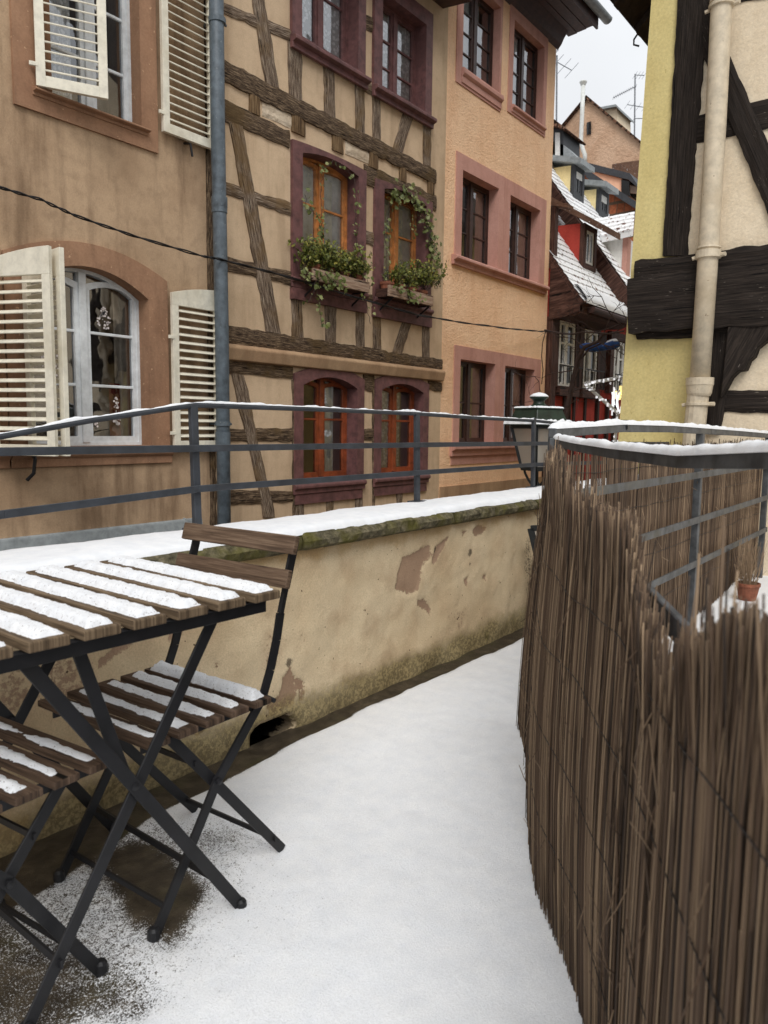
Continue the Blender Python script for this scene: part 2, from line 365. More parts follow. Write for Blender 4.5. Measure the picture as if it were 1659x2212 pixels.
def baretile():
    m=NT('mossy_roof_tiles'); n=m.noise(18,4,.65); mp=m.n('ShaderNodeMapping'); m.l(m.tc.outputs['UV'],mp.inputs[0])
    br=m.n('ShaderNodeTexBrick'); br.inputs['Scale'].default_value=1; br.inputs['Mortar Size'].default_value=.02; br.inputs['Brick Width'].default_value=.17; br.inputs['Row Height'].default_value=.13; m.l(mp.outputs[0],br.inputs['Vector'])
    br.inputs['Color1'].default_value=(1,1,1,1); br.inputs['Color2'].default_value=(.6,.6,.6,1); br.inputs['Mortar'].default_value=(.1,.1,.1,1)
    col=m.mix(1.0,m.ramp(n,[(.3,lin((66,44,36))),(.5,lin((120,84,66))),(.7,lin((164,136,112)))]),br.outputs['Color'],'MULTIPLY')
    m.bump(m.math('ADD',br.outputs['Color'],n),.8,.03); return m.fin(col,.9,spec=.15)
M['tile']=baretile()
def brickmat():
    m=NT('old_brick'); n=m.noise(14,4,.65); br=m.n('ShaderNodeTexBrick'); br.inputs['Scale'].default_value=1; br.inputs['Mortar Size'].default_value=.012; br.inputs['Brick Width'].default_value=.25; br.inputs['Row Height'].default_value=.09
    m.l(m.tc.outputs['UV'],br.inputs['Vector']); br.inputs['Color1'].default_value=lin((176,104,72)); br.inputs['Color2'].default_value=lin((140,84,58)); br.inputs['Mortar'].default_value=lin((110,92,76))
    col=m.mix(1.0,br.outputs['Color'],m.ramp(n,[(.3,(.6,.6,.6)),(.7,(1.1,1.1,1.1))]),'MULTIPLY'); m.bump(n,.6,.02); return m.fin(col,.9,spec=.15)
M['brick']=brickmat()
M['oldroof']=plaster('mossy_old_tiles_with_snow_specks',(120,92,76),(96,72,60),(72,54,46),30,1.0,.3,spots=(232,234,236),bd=.04)
def leafmat(name,a,b,c):
    m=NT(name); t=m.n('ShaderNodeAttribute'); t.attribute_name='tone'
    m.l(m.ramp(t.outputs['Fac'],[(0,lin(a)),(.5,lin(b)),(1,lin(c))]),m.b.inputs['Base Color']); m.b.inputs['Roughness'].default_value=.5; m.b.inputs['Specular IOR Level'].default_value=.3
    return m.m
M['ivy']=leafmat('ivy_leaf',(58,66,28),(98,106,54),(158,158,108))
M['shrub']=leafmat('window_box_leaf',(56,66,22),(98,104,40),(160,148,72))
M['twig']=paint('bare_twig',(74,58,52),.8,.15,.2)
M['street']=plaster('street_asphalt',(120,118,114),(108,106,104),(90,88,86),60,.5,.3)
def ledmat(name,c,e):
    m=NT(name); m.b.inputs['Emission Color'].default_value=c; m.b.inputs['Emission Strength'].default_value=e; return m.fin(c,.4)
M['ledw']=ledmat('small_white_lamps',(.95,.96,1,1),.6); M['ledy']=ledmat('small_yellow_lamps',(1,.82,.35,1),.7)
M['sticker']=paint('white_window_decal',(236,226,222),.6,.05,.05)
M['redbit']=paint('red_printed_card',(120,34,30),.6,.2,.05)
# ------------------------------------------------------------ ground
def sdist(poly,x,y):
    d=1e9; ins=False; n=len(poly)
    for i in range(n):
        x1,y1=poly[i]; x2,y2=poly[(i+1)%n]
        ex,ey=x2-x1,y2-y1; t=max(0,min(1,((x-x1)*ex+(y-y1)*ey)/(ex*ex+ey*ey+1e-12)))
        d=min(d,math.hypot(x-x1-ex*t,y-y1-ey*t))
        if (y1>y)!=(y2>y) and x<(x2-x1)*(y-y1)/(y2-y1)+x1: ins=not ins
    return -d if ins else d
def z4(pts): return [tuple(GZ(x*.4166,1521+y*.4166)[:2]) for x,y in pts]
BARE1=z4([(500,790),(690,715),(960,880),(1060,950),(1000,1080),(880,1190),(820,1150),(560,930)])
BARE2=z4([(-500,1060),(90,1060),(170,1200),(330,1330),(450,1440),(600,1545),(400,1620),(-500,1900)])
THIN=z4([(-300,1000),(330,830),(480,690),(800,680),(1150,880),(1200,1060),(1000,1180),(800,1260),(640,1370),(640,1560),(400,1640),(-300,1900)])
WALLY=1.888
def cover(x,y):
    n=FR(x*5,y*5,.3,3)
    c=1.12
    edge=(lerp(1.68,1.765,sstep(.8,1.4,x)) if x<1.5 else lerp(1.765,1.80,sstep(1.55,1.9,x)))-.02*sstep(2.5,4,x)
    c-=1.9*sstep(-.025,.035,y-edge+n*.014)
    c-=.40*sstep(.16,-.10,sdist(THIN,x,y)+n*.09)+.13*sstep(.5,.0,sdist(THIN,x,y))
    c-=.85*sstep(.05,-.05,sdist(BARE1,x,y)+n*.05)
    c-=.34*sstep(.06,-.12,sdist(BARE2,x,y)+n*.12)
    # thin grey dusting behind the chair's rear feet
    c-=.30*math.exp(-((x-1.30)**2/.02+(y-1.5)**2/.03))
    return max(-.5,min(1.12,c))
def lines(a,b,fa,fb,fine,coarse):
    L=[];x=a
    while x<fa-1e-6: L.append(x); x+=coarse
    x=fa
    while x<fb-1e-6: L.append(x); x+=fine
    x=fb
    while x<b-1e-6: L.append(x); x+=coarse
    L.append(b); return L
def terrace():
    xs=lines(-2.2,6.42,.3,4.3,.02,.18); ys=lines(-3.0,1.90,.1,1.90,.02,.2)
    mb=MB(); cov=[]
    for y in ys:
        for x in xs:
            c=cover(x,y) if (0<x<4.6 and y>0) else 1.1
            if y>1.70 and x>=4.6: c=cover(4.5,y)
            h=.012*sstep(.35,1.05,c)+(.004*FR(x*9,y*9,2,3)+.006*N3(x*2,y*2,5))*max(0,min(1,c))
            mb.v.append(V((x,y,h-.004))); cov.append(c)
    n=len(xs)
    for j in range(len(ys)-1):
        for i in range(n-1):
            k=j*n+i; mb.face([k,k+1,k+n+1,k+n])
    # skirt down to the street so that the terrace is a solid platform
    mb.att['cover']=cov
    o=mb.build('terrace_ground',M['ground'],smooth=True); struct(o)
    b=MB(); b.box(-2.2,6.42,-3,1.90,-3,-.06); struct(b.build('terrace_base',M['paving_side']))
M['paving_side']=plaster('terrace_retaining_stone',(120,108,92),(104,92,78),(84,74,62),40,.6,.4)
terrace()
b=MB(); b.poly([(-40,2.2,-3),(90,2.2,-3),(90,60,-3),(-40,60,-3)]); b.poly([(-40,-60,-3.02),(90,-60,-3.02),(90,2.2,-3.02),(-40,2.2,-3.02)]); struct(b.build('street',M['street']))
# ------------------------------------------------------------ parapet wall
def z5(p): return (518.4+p[0]*.4166,1002.3+p[1]*.4166)
def z3(p): return (p[0]*.4166,1105.9+p[1]*.4166)
def onwall(px): q=U(px[0],px[1],1,WALLY); return (q.x,q.z)
P_=[[onwall(z5(p)) for p in poly] for poly in [
 [(850,480),(980,430),(985,462),(945,540),(905,640),(870,662),(815,650),(830,560)],
 [(1005,500),(1025,430),(1075,383),(1060,420),(1020,470)],
 [(1205,350),(1235,325),(1280,330),(1260,365),(1215,365)],
 [(930,720),(960,700),(1000,745),(990,790)],
 [(230,1120),(262,1060),(285,1180),(270,1230),(160,1290),(150,1250),(215,1210)],
 [(285,1100),(335,1130),(330,1170),(290,1160)],[(310,1180),(332,1190),(318,1230)],
 [(1160,600),(1180,590),(1172,630)],[(1255,580),(1275,575),(1270,600)],[(1150,350),(1165,350),(1160,378)]]]
P_+=[[onwall(z3(p)) for p in poly] for poly in [
 [(530,775),(560,760),(690,655),(650,640),(600,710)],[(0,800),(240,780),(330,720),(380,790),(480,800),(500,870),(430,900),(300,930),(100,1000),(0,1010)],
 [(885,600),(930,580),(925,625),(890,655)],[(1115,795),(1140,790),(1130,812)],[(255,930),(360,900),(560,900),(480,960),(330,985)],[(900,1130),(1000,1110),(1060,1140),(950,1180)]]]
SOOT=[(onwall(z5(p)),r) for p,r in [((1190,460),.022),((1500,520),.10),((1495,430),.09),((1385,838),.05),((1280,890),.03),((1420,810),.06),((440,420),.012),((1187,290),.012),((255,1030),.02),((1010,440),.015),((1500,640),.07),((1190,520),.012)]]
HOLE=[onwall(z5(p)) for p in [(72,1500),(75,1405),(100,1368),(180,1345),(245,1318),(272,1358),(210,1400),(160,1470)]]
def parapet():
    root=thing('parapet_wall','low stained cream parapet wall with mossy stone coping under snow','wall',(2.5,2.05,0))
    mb=MB(); xs=lines(-1.2,6.36,.3,4.3,.0125,.06); zs=[-.02+i*.0125 for i in range(56)]
    A={k:[] for k in('bare','soot_hole_shade','moss','ochre')}
    for z in zs:
        for x in xs:
            n=FR(x*6,z*6,1,3); n2=N3(x*1.7,z*3,8)
            bare=0
            for poly in P_:
                cx,cz=poly[0]
                if abs(x-cx)<.6 and abs(z-cz)<.35:
                    bare=max(bare,sstep(.028,-.018,sdist(poly,x,z)+n*.02)*(.5 if poly is P_[11] or poly is P_[14] else 1))
            bare=max(bare,.28*sstep(.35,.7,N3(x*2.3,z*3.1,3)+.3)*sstep(.55,.3,z))
            soot_hole_shade=0
            for (cx,cz),r in SOOT: soot_hole_shade=max(soot_hole_shade,(.62 if r>.04 else 1.0)*math.exp(-((x-cx)**2+((z-cz)*(.8))**2)/(r*r)))
            moss=1.35*sstep(.24+.12*n2,.0,z)+.4*sstep(.2,.6,n2)*sstep(.40,.1,z)-.2
            och=.8*sstep(.56,.66,z+.03*n)+(.75*sstep(1.35,.7,x)*sstep(.45,.1,z))
            y=WALLY+.008*n+.012*N3(x*1.1,z*1.3,4)-.0*z
            y-=.02*sstep(.06,0,z)*N3(x*6,0,3)
            if bare>.5: y+=.006
            if x<2.3 and z<.2:
                hd=sdist(HOLE,x,z)-.004
                if hd<.015: y+=.26*sstep(.012,-.015,hd); soot_hole_shade=max(soot_hole_shade,2.6*sstep(.016,-.002,hd)); moss=min(moss,.9*sstep(-.002,.03,hd)*max(0,moss)); och=och*sstep(0,.02,hd)  # hollow is pushed back and its inside painted black to deepen the shade
            mb.v.append(V((x,y,z))); A['bare'].append(bare);A['soot_hole_shade'].append(soot_hole_shade);A['moss'].append(max(0,moss));A['ochre'].append(och)
    n=len(xs)
    for j in range(len(zs)-1):
        for i in range(n-1):
            k=j*n+i; mb.face([k,k+1,k+n+1,k+n])
    mb.att=A; mb.build('rendered_face',M['parapet'],root,smooth=True)
    c=MB(); c.box(-1.2,1.55,1.96,2.19,-3,.66); c.box(1.55,2.35,1.96,2.19,.24,.66); c.box(2.35,6.36,1.96,2.19,-3,.66); c.box(1.55,2.35,2.185,2.195,-3,.24); c.build('core',M['paving_side'],root)
    x=-1.15; k=0
    for L in (1.05,.98,1.12,1.02,.86,1.0,1.05,.98):
        g=MB(); x1=min(x+L-.008,6.3)
        prof=[(1.93,.655),(1.862,.657),(1.846,.668),(1.842,.690),(1.852,.708),(1.872,.716),(2.2,.716),(2.215,.70),(2.2,.655)]
        ns=36; m=len(prof)
        for i in range(ns+1):
            xx=lerp(x,x1,i/ns)
            for j,(py,pz_) in enumerate(prof):
                w=.012*FR(xx*4,j*.7,k+2,3)+.006*N3(xx*22,j,k); e=-.012 if i in(0,ns) and j in(1,2,3,4,5) else 0
                g.v.append(V((xx,py-(w if j<6 else 0)-e,pz_+.4*w*(1 if j<6 else 0))))
        for i in range(ns):
            for j in range(m):
                j2=(j+1)%m; g.face([i*m+j,i*m+j2,(i+1)*m+j2,(i+1)*m+j])
        g.face(range(m)); g.face([ns*m+j for j in range(m)][::-1])
        g.build('coping_stone',M['coping'],root,smooth=False)
        x+=L; k+=1
    s=MB(); xs=[-1.1+i*.02 for i in range(371)]; T=[0,.03,.07,.14,.3,.5,.7,.86,.95,1]
    H=[0,.016,.024,.028,.030,.031,.030,.026,.016,0]
    for x in xs:
        y0=1.868+.010*FR(x*7,0,1,3)+.006*N3(x*30,0,2); y1=2.195+.014*FR(x*6,4,1,3)+.006*N3(x*28,3,2)
        for t,h in zip(T,H):
            s.v.append(V((x,lerp(y0,y1,t),.713+h*(1+.25*N3(x*5,t*3,2))+.002*N3(x*30,t*20,1))))
    m=len(T)
    for i in range(len(xs)-1):
        for j in range(m-1): s.face([i*m+j,(i+1)*m+j,(i+1)*m+j+1,i*m+j+1])
    s.build('snow_cap',M['snow'],root,smooth=True)
parapet()
# ------------------------------------------------------------ snow helpers
def snow_strip(mb,path,w,h,seed=0,side=None,step=.012,jag=.35,na=6):
    """bead of snow lying along the top of a rail"""
    pts=[]; path=[V(p) for p in path]
    for i in range(len(path)-1):
        L=(path[i+1]-path[i]).length; n=max(2,int(L/step))
        for k in range(n): pts.append(path[i].lerp(path[i+1],k/n))
    pts.append(path[-1]); m=len(pts); b=len(mb.v)
    for i,p in enumerate(pts):
        t=(pts[min(i+1,m-1)]-pts[max(0,i-1)]).normalized(); sd=t.cross(V((0,0,1))).normalized()
        q=FR(p.x*9+seed,p.y*9,p.z*9,3); q2=N3(p.x*40+seed,p.y*40,3)
        hh=h*max(.12,1+jag*1.6*q+jag*.8*q2); ww=w*(1+.35*jag*q2)
        if i in(0,m-1): hh*=.1
        for k in range(na+1):
            a=math.pi*k/na; mb.v.append(p+sd*(math.cos(a)*ww/2)+V((0,0,math.sin(a)**.8*hh-.001)))
    for i in range(m-1):
        for k in range(na): mb.face([b+i*(na+1)+k,b+i*(na+1)+k+1,b+(i+1)*(na+1)+k+1,b+(i+1)*(na+1)+k][::-1])
def snow_pad(mb,cx,cy,z,lx,ly,h,seed,res=.0055,thin=0.0):
    """cushion of snow on a slat: lx (across) by ly (along), centred at cx,cy"""
    nx=max(6,int(lx/res)); ny=max(8,int(ly/res)); b=len(mb.v)
    for j in range(ny+1):
        for i in range(nx+1):
            x=(i/nx-.5)*lx; y=(j/ny-.5)*ly
            n=FR((cx+x)*30+seed,(cy+y)*30,seed*1.7,3); n2=N3((cx+x)*110+seed,(cy+y)*110,seed); n3=N3(seed*3.3,(cy+y)*9,2)
            ex=1-abs(x)/(lx/2); ey=(ly/2-abs(y))
            e=min(ex*lx/2,ey)+.004*n+.003*n2-.003-thin*.006*(1+1.2*n3)
            hh=h*sstep(-.001,.016,e)**.7*(1+.09*n+.05*n2+.05*n3)
            mb.v.append(V((cx+x,cy+y,z+(hh if e>-.001 else -.003))))
    for j in range(ny):
        for i in range(nx):
            k=b+j*(nx+1)+i; mb.face([k,k+1,k+nx+2,k+nx+1])
# ------------------------------------------------------------ railing on the parapet
def railing():
    r=thing('metal_railing','slate grey railing of three thin rails standing on the parapet wall','railing',(3.1,2.13,.72))
    Y=2.13
    for x,lean in ((1.742,.006),(3.10,.008),(4.37,.01)):
        m=MB(); m.bar((x+lean,Y,.71),(x-lean,Y,1.166),.030,.020,(1,0,0)); m.box(x+lean-.045,x+lean+.045,Y-.03,Y+.03,.735,.742)
        m.build('post',M['rail'],r,bevel=.002)
    yz=lambda x:(x,Y-.016)
    def rail(pts,w,t,name='rail'):
        m=MB()
        for a,b in zip(pts[:-1],pts[1:]): m.bar(a,b,w,t,(0,0,1))
        return m.build(name,M['rail'],r,bevel=.0015)
    top=[(-.2,Y,.88),(.62,Y,1.0),(1.068,Y,1.062),(1.352,Y,1.111),(1.742,Y,1.168),(2.4,Y,1.169),(3.10,Y,1.166),(3.7,Y,1.155),(4.37,Y,1.150),(4.72,Y-.03,1.135),(6.0,Y-.3,1.12)]
    t=MB(); t.tube(top,.0098,8); o=t.build('top_rail',M['rail'],r,smooth=True)
    s=MB(); snow_strip(s,[(p[0],p[1],p[2]+.0085) for p in top[1:]],.016,.005,3,jag=.9); s.build('snow',M['snow'],o,smooth=True)
    rail([(-.3,Y-.017,1.022),(1.74,Y-.017,1.019),(3.1,Y-.017,1.016),(4.37,Y-.017,1.01),(6.1,Y-.3,1.0)],.024,.008)
    rail([(-.3,Y-.017,.80),(1.06,Y-.017,.847),(1.74,Y-.017,.879),(3.1,Y-.017,.881),(4.37,Y-.017,.88),(6.1,Y-.3,.87)],.024,.008)
railing()
# ------------------------------------------------------------ fence with reed screens
def rw(r,w): return (.6013*r+.7949*w, -.7989*r+.5967*w)
FY=1.165
def interp(tab,w):
    tab=sorted(tab)
    if w<=tab[0][0]: return tab[0][1]
    for (a,p),(b,q) in zip(tab[:-1],tab[1:]):
        if w<=b: return lerp(p,q,(w-a)/(b-a))
    return tab[-1][1]
def fence():
    r=thing('metal_fence','grey steel fence with flat rails and bent snowy handrail, reed matting tied outside it','fence',(2.55,FY,0))
    for x in (2.56,4.44,6.28):
        m=MB(); m.bar((x,FY,0),(x,FY,1.085),.04,.04,(1,0,0)); m.build('post',M['fencemetal'],r,bevel=.003)
    m=MB(); m.bar((2.49,1.13,0),(2.49,1.13,1.07),.045,.012,(.6,-.8,0)); m.build('post',M['fencemetal'],r,bevel=.002)
    for z in (.86,.612,.368):
        m=MB(); m.bar((2.56,FY-.026,z),(6.3,FY-.026,z+.004),.036,.010,(0,0,1)); m.build('rail',M['fencemetal'],r,bevel=.002)
    top=[(2.5,1.15,1.087),(3.2,FY,1.108),(3.9,FY,1.108),(4.6,FY,1.098),(5.3,FY,1.088),(6.3,FY,1.07)]
    m=MB()
    for a,b in zip(top[:-1],top[1:]): m.bar(a,b,.035,.03,(0,0,1))
    o=m.build('top_rail',M['fencemetal'],r,bevel=.003)
    s=MB(); snow_strip(s,[(p[0],p[1],p[2]+.015) for p in top],.036,.020,9,jag=.22); s.build('snow',M['snow'],o,smooth=True)
    # near handrail, bowed, and the rail under it
    pts=[]
    tabr=[(2.72,.603),(2.3,.598),(2.0,.598),(1.5,.585),(1.1,.556),(.6,.50),(.3,.46)]; tabz=[(2.72,1.062),(2.4,1.052),(2.0,1.046),(1.5,1.046),(1.1,1.066),(.6,1.08),(.3,1.085)]
    for i in range(25):
        w=lerp(2.72,.3,i/24); x,y=rw(interp(tabr,w),w); pts.append((x,y,interp(tabz,w)-.006))
    m=MB()
    for a,b in zip(pts[:-1],pts[1:]): m.bar(a,b,.026,.03,(0,0,1))
    o=m.build('handrail',M['fencemetal'],r)
    s=MB(); snow_strip(s,[(p[0],p[1],p[2]+.012) for p in pts],.036,.019,21,jag=.16,na=8); s.build('snow',M['snow'],o,smooth=True)
    a=rw(.60,2.70); b_=rw(.377,.92); c=rw(.30,.35)
    for dz in (0,-.30,-.58):
        m=MB(); m.bar((a[0],a[1],.862+dz),(b_[0],b_[1],.842+dz),.036,.012,(0,0,1)); m.bar((b_[0],b_[1],.842+dz),(c[0],c[1],.836+dz),.036,.012,(0,0,1)); m.build('rail',M['fencemetal'],r,bevel=.002)
    m=MB(); x,y=rw(.46,.62); m.bar((x,y,0),(x,y,1.07),.035,.012,(.8,.6,0)); m.build('post',M['fencemetal'],r)
fence()
def reed(mb,tones,pts,r,tone,n=5):
    b=len(mb.v); mb.tube(pts,[r*(1 if i<len(pts)-1 else .8) for i in range(len(pts))],n,cap=True)
    tones.extend([tone]*(len(mb.v)-b))
RT=[(2.74,.597),(2.3,.50),(2.13,.46),(1.73,.402),(1.4,.382),(1.0,.350),(.8,.334),(.5,.30),(.3,.28)]
RB=[(2.74,.515),(2.13,.432),(1.73,.388),(1.4,.384),(1.0,.352),(.8,.330),(.5,.295),(.3,.27)]
ZT=[(2.74,1.0),(1.75,1.035),(1.62,1.0),(1.57,.965),(1.4,.966),(1.17,.975),(1.13,.949),(1.10,.904),(1.03,.882),(.94,.852),(.88,.822),(.85,.828),(.825,.89),(.79,.882),(.75,.895),(.654,.95),(.5,.97)]
def mat_pt(w,z,off=0):
    r=lerp(interp(RB,w),interp(RT,w),max(0,z)/1.0)
    b=-.014*math.sin(math.pi*max(0,min(1,z/.9)))*sstep(.7,1.4,w)+.010*math.sin(w*6.0+z*.6)+.008*N3(w*5,z*.8,3)
    x,y=rw(r+b+off,w); return V((x,y,z))
def near_mat():
    mb=MB(); tones=[]; R=random.Random(3)
    for layer,(off,dens) in enumerate(((-.006,.0018),(.000,.0019),(.006,.0024))):
        w=2.74
        while w>.34:
            rr=R.choice((.0006,.0008,.0010,.0012,.0014,.0017))*R.uniform(.9,1.1)
            zt=interp(ZT,w)-.006+R.gauss(0,.016 if w>1.35 else .007)
            if R.random()<.02: zt+=R.uniform(.01,.04)
            gap=.64<w<.92
            if gap and R.random()<.05: zt+=.07*R.random()+.02
            if R.random()<.16: zt-=R.uniform(.03,.35)
            sl=math.sin(w*61)+math.sin(w*23.7+1)
            if sl>1.75 and R.random()<.7 and w<2.0: w-=dens; continue
            zb=.004+abs(R.gauss(0,.022))+ .012*sstep(2.0,2.6,w)
            tone=min(1,max(0,R.gauss(.46+.14*N3(w*7,layer,1),.25)))
            lean=R.gauss(0,.007); wob=R.uniform(0,6); o2=R.gauss(0,.003)
            if R.random()<.04: lean=R.gauss(0,.05)
            pts=[]
            n=7
            for i in range(n):
                t=i/(n-1); z=lerp(zb,zt,t)
                pts.append(mat_pt(w+lean*(t-.5)+.003*math.sin(wob+t*5),z,off+o2+(R.gauss(0,.006) if i==n-1 else 0)))
            reed(mb,tones,pts,rr,tone)
            w-=dens*R.uniform(.6,1.4)
    # stray broken stalks sticking out of the mat
    for k in range(90):
        w=R.uniform(.6,2.6); z=R.uniform(.1,.85); p=mat_pt(w,z,-.014); L=R.uniform(.03,.09); a=R.gauss(0,.35)
        q=mat_pt(w+L*math.sin(a),min(.99,z+L*math.cos(a)*R.choice((-1,1))),-.018-R.uniform(0,.03))
        reed(mb,tones,[p,(p+q)/2+V((0,0,R.gauss(0,.004))),q],R.uniform(.0006,.0012),R.uniform(.3,.8),4)
    mb.att['tone']=tones
    root=mb.build('reed_screen',M['reed'],smooth=True)
    tag(root,'large weathered reed screen closest to the camera, bulging over the snowy path','reed screen','reed screens tied to the metal fence')
    for z in (.22,.42,.62,.78):
        t=MB(); t.tube([mat_pt(lerp(2.7,.36,i/60),z+.008*N3(i*.21,z*9,1)+.006*math.sin(i*.45+z*20),-.011) for i in range(61)],.0009,5); t.build('binding_wire',M['cable'],root,smooth=True)
near_mat()
def far_mat():
    mb=MB(); tones=[]; R=random.Random(8)
    for layer,(off,dens) in enumerate(((0,.0036),(.008,.0046))):
        x=2.52
        while x<6.26:
            sparse=x<3.15
            zt=1.01+R.gauss(0,.018)
            if sparse and R.random()<.62: zt=.855+R.gauss(0,.03)
            zb=.02+abs(R.gauss(0,.02))+.05*sstep(5.0,5.6,x)
            tone=min(1,max(0,R.gauss(.44+.2*N3(x*5,layer,4),.2)))
            if 5.7<x<6.1 and R.random()<.4: tone=min(1,tone+.5)
            ln=R.gauss(0,.018); pts=[V((x+ln*(t-.5),FY+.022+off+.004*math.sin(x*9+t*4)+R.gauss(0,.001),lerp(zb,zt,t))) for t in (0,.33,.66,1)]
            reed(mb,tones,pts,R.uniform(.0013,.0026),tone,4)
            x+=dens*R.uniform(.6,1.4)*(1.25 if sparse else 1)
    for k in range(60):
        x=R.uniform(2.8,6.2); z=R.uniform(.3,.98); L=R.uniform(.05,.16); a=R.gauss(0,.6)
        reed(mb,tones,[V((x,FY+.012,z)),V((x+L*math.sin(a),FY+.0-R.uniform(0,.01),z-L*math.cos(a)))],.0015,R.uniform(.6,1),4)
    mb.att['tone']=tones
    root=mb.build('reed_screen',M['reed'],smooth=True)
    tag(root,'straight upright reed screen behind three flat rails on the far side of the fence','reed screen','reed screens tied to the metal fence')
    for z in (.25,.5,.75,.93):
        t=MB(); t.tube([V((lerp(2.55,6.25,i/50),FY+.017,z+.012*N3(i*.3,z*8,2))) for i in range(51)],.0012,5); t.build('binding_wire',M['cable'],root,smooth=True)
far_mat()
# ------------------------------------------------------------ bistro table and chairs
def foot(mb,p,d=(0,1,0)):
    mb.lathe([(.013,.0),(.0145,.004),(.013,.020),(.008,.026)],p,10)
def leg_bar(p,q,w=.026,t=.006):
    m=MB(); m.bar(p,q,w,t,V((1,0,0))); return m
def table():
    r=thing('bistro_table','folding bistro table of wide wooden slats under thick snow on crossed black iron legs','table',(0,0,0))
    for i in range(7):
        x=-.295+i*.0985; m=MB(); m.box(x-.037,x+.037,-.31,.31,.718,.737)
        o=m.build('slat',M['tslat'],r,bevel=.003,seg=2)
        s=MB(); snow_pad(s,x+.004+.002*math.sin(i*3),-.004,.7365,.060,.592,.014,i*3.1,.0055); s.build('snow',M['snowg'],o,smooth=True)
    for y in (-.275,.275):
        m=MB(); m.bar((-.335,y,.700),(.32,y,.700),.030,.006,(0,0,1)); m.box(-.335,.32,y-.012,y+.012,.7135,.7148); m.build('rail',M['iron'],r,bevel=.001)
    for s_ in (-1,1):
        y=s_*.262
        m=leg_bar((-.225,y,.70),(.25,y,.012),.027,.006); foot(m,(.252,y,0)); m.build('leg',M['iron'],r,bevel=.0012)
        y2=y-s_*.012
        m=leg_bar((.205,y2,.705),(-.235,y2,.012),.027,.006); foot(m,(-.237,y2,0)); m.build('leg',M['iron'],r,bevel=.0012)
        m=MB(); m.lathe([(.002,-.012),(.009,-.010),(.009,.010),(.002,.012)],(0,0,0),10); 
        m.v=[V((v.x-.012,y+v.z-s_*.006,.392+v.y)) for v in m.v]; m.build('pivot_bolt',M['iron'],r)
    m=leg_bar((-.118,-.245,.705),(-.018,-.238,.405),.026,.006); m.build('strut',M['iron'],r,bevel=.001)
    for x,z in ((.183,.105),(-.172,.105)):
        m=MB(); m.bar((x,-.262,z),(x,.262,z),.016,.006,(0,0,1)); m.build('cross_bar',M['iron'],r)
    r.location=(.887,1.515,0); r.rotation_euler=(0,0,math.radians(-2.3)); return r
table()
def chair(name,label,seed,snow_front,backs=True):
    """folding chair, front towards -x, origin on the ground under the seat"""
    r=thing(name,label,'chair',(0,0,0),'folding bistro chairs at the snowy table')
    xs=(.093,.019,-.057,-.132,-.207)
    for i,x in enumerate(xs):
        m=MB(); m.box(x-.027,x+.027,-.21,.21,.434,.450); o=m.build('seat_slat',M['slat'],r,bevel=.003,seg=2)
        amt=[.020,.013,.011,.009,.006][i]*snow_front
        s=MB(); snow_pad(s,x+(.004 if i else 0),.0,.4495,.046 if i else .05,.39,amt,seed+i*2.3,.006,thin=[0,.5,.7,.9,1.2][i]); s.build('snow',M['snowg'],o,smooth=True)
    for s_ in (-1,1):
        y=s_*.18
        m=MB(); m.bar((-.222,y-s_*.016,.424),(.112,y-s_*.016,.424),.022,.005,(0,0,1)); m.build('seat_rail',M['iron'],r)
        path=[(-.212,.0),(-.028,.286),(.118,.440),(.146,.505),(.168,.575),(.182,.640),(.200,.700),(.232,.800),(.236,.815)]
        m=MB()
        for k in range(len(path)-1):
            (x0,z0),(x1,z1)=path[k],path[k+1]
            tw=k==5
            m.bar((x0,y,z0),(x1,y,z1),.024 if not tw else .012,.007 if not tw else .012,(1,0,0) )
        m.build('upright_leg',M['iron'],r)
        y2=y-s_*.012
        m=leg_bar((-.150,y2,.425),(.20,y2,.010),.025,.006); m.build('rear_leg',M['iron'],r,bevel=.001)
        m=MB(); foot(m,(-.212,y,0)); m.build('foot_cap',M['iron'],r,smooth=False)
        m=MB(); m.lathe([(.002,-.011),(.008,-.009),(.008,.009),(.002,.011)],(0,0,0),10)
        m.v=[V((v.x-.028,y+v.z,.286+v.y)) for v in m.v]; m.build('pivot_bolt',M['iron'],r)
        m=MB(); m.tube([(.125,y+s_*.004,.444),(.125,y+s_*.034,.440)],.006,8); m.build('hinge_pin',M['iron'],r)
    for x,z in ((.168,.055),(-.178,.055),(-.085,.345)):
        m=MB(); m.bar((x,-.176,z),(x,.176,z),.012,.006,(0,0,1)); m.build('cross_bar',M['iron'],r)
    for z,x in ((.808,.222),(.727,.196)):
        m=MB(); m.bar((x-.012,-.208,z),(x-.012,.208,z),.046,.016,(.3,0,1)); m.build('back_slat',M['backslat'],r,bevel=.003,seg=2)
    return r
c1=chair('folding_chair','wooden folding chair facing the table with its two back slats showing against the parapet wall',1.7,1.0)
c1.location=(1.152,1.497,0); c1.rotation_euler=(0,0,math.radians(1))
c2=chair('folding_chair','wooden folding chair cut off by the left edge, only its seat slats and legs showing',8.4,.75)
c2.location=(.592,1.478,0); c2.rotation_euler=(0,0,math.radians(184))
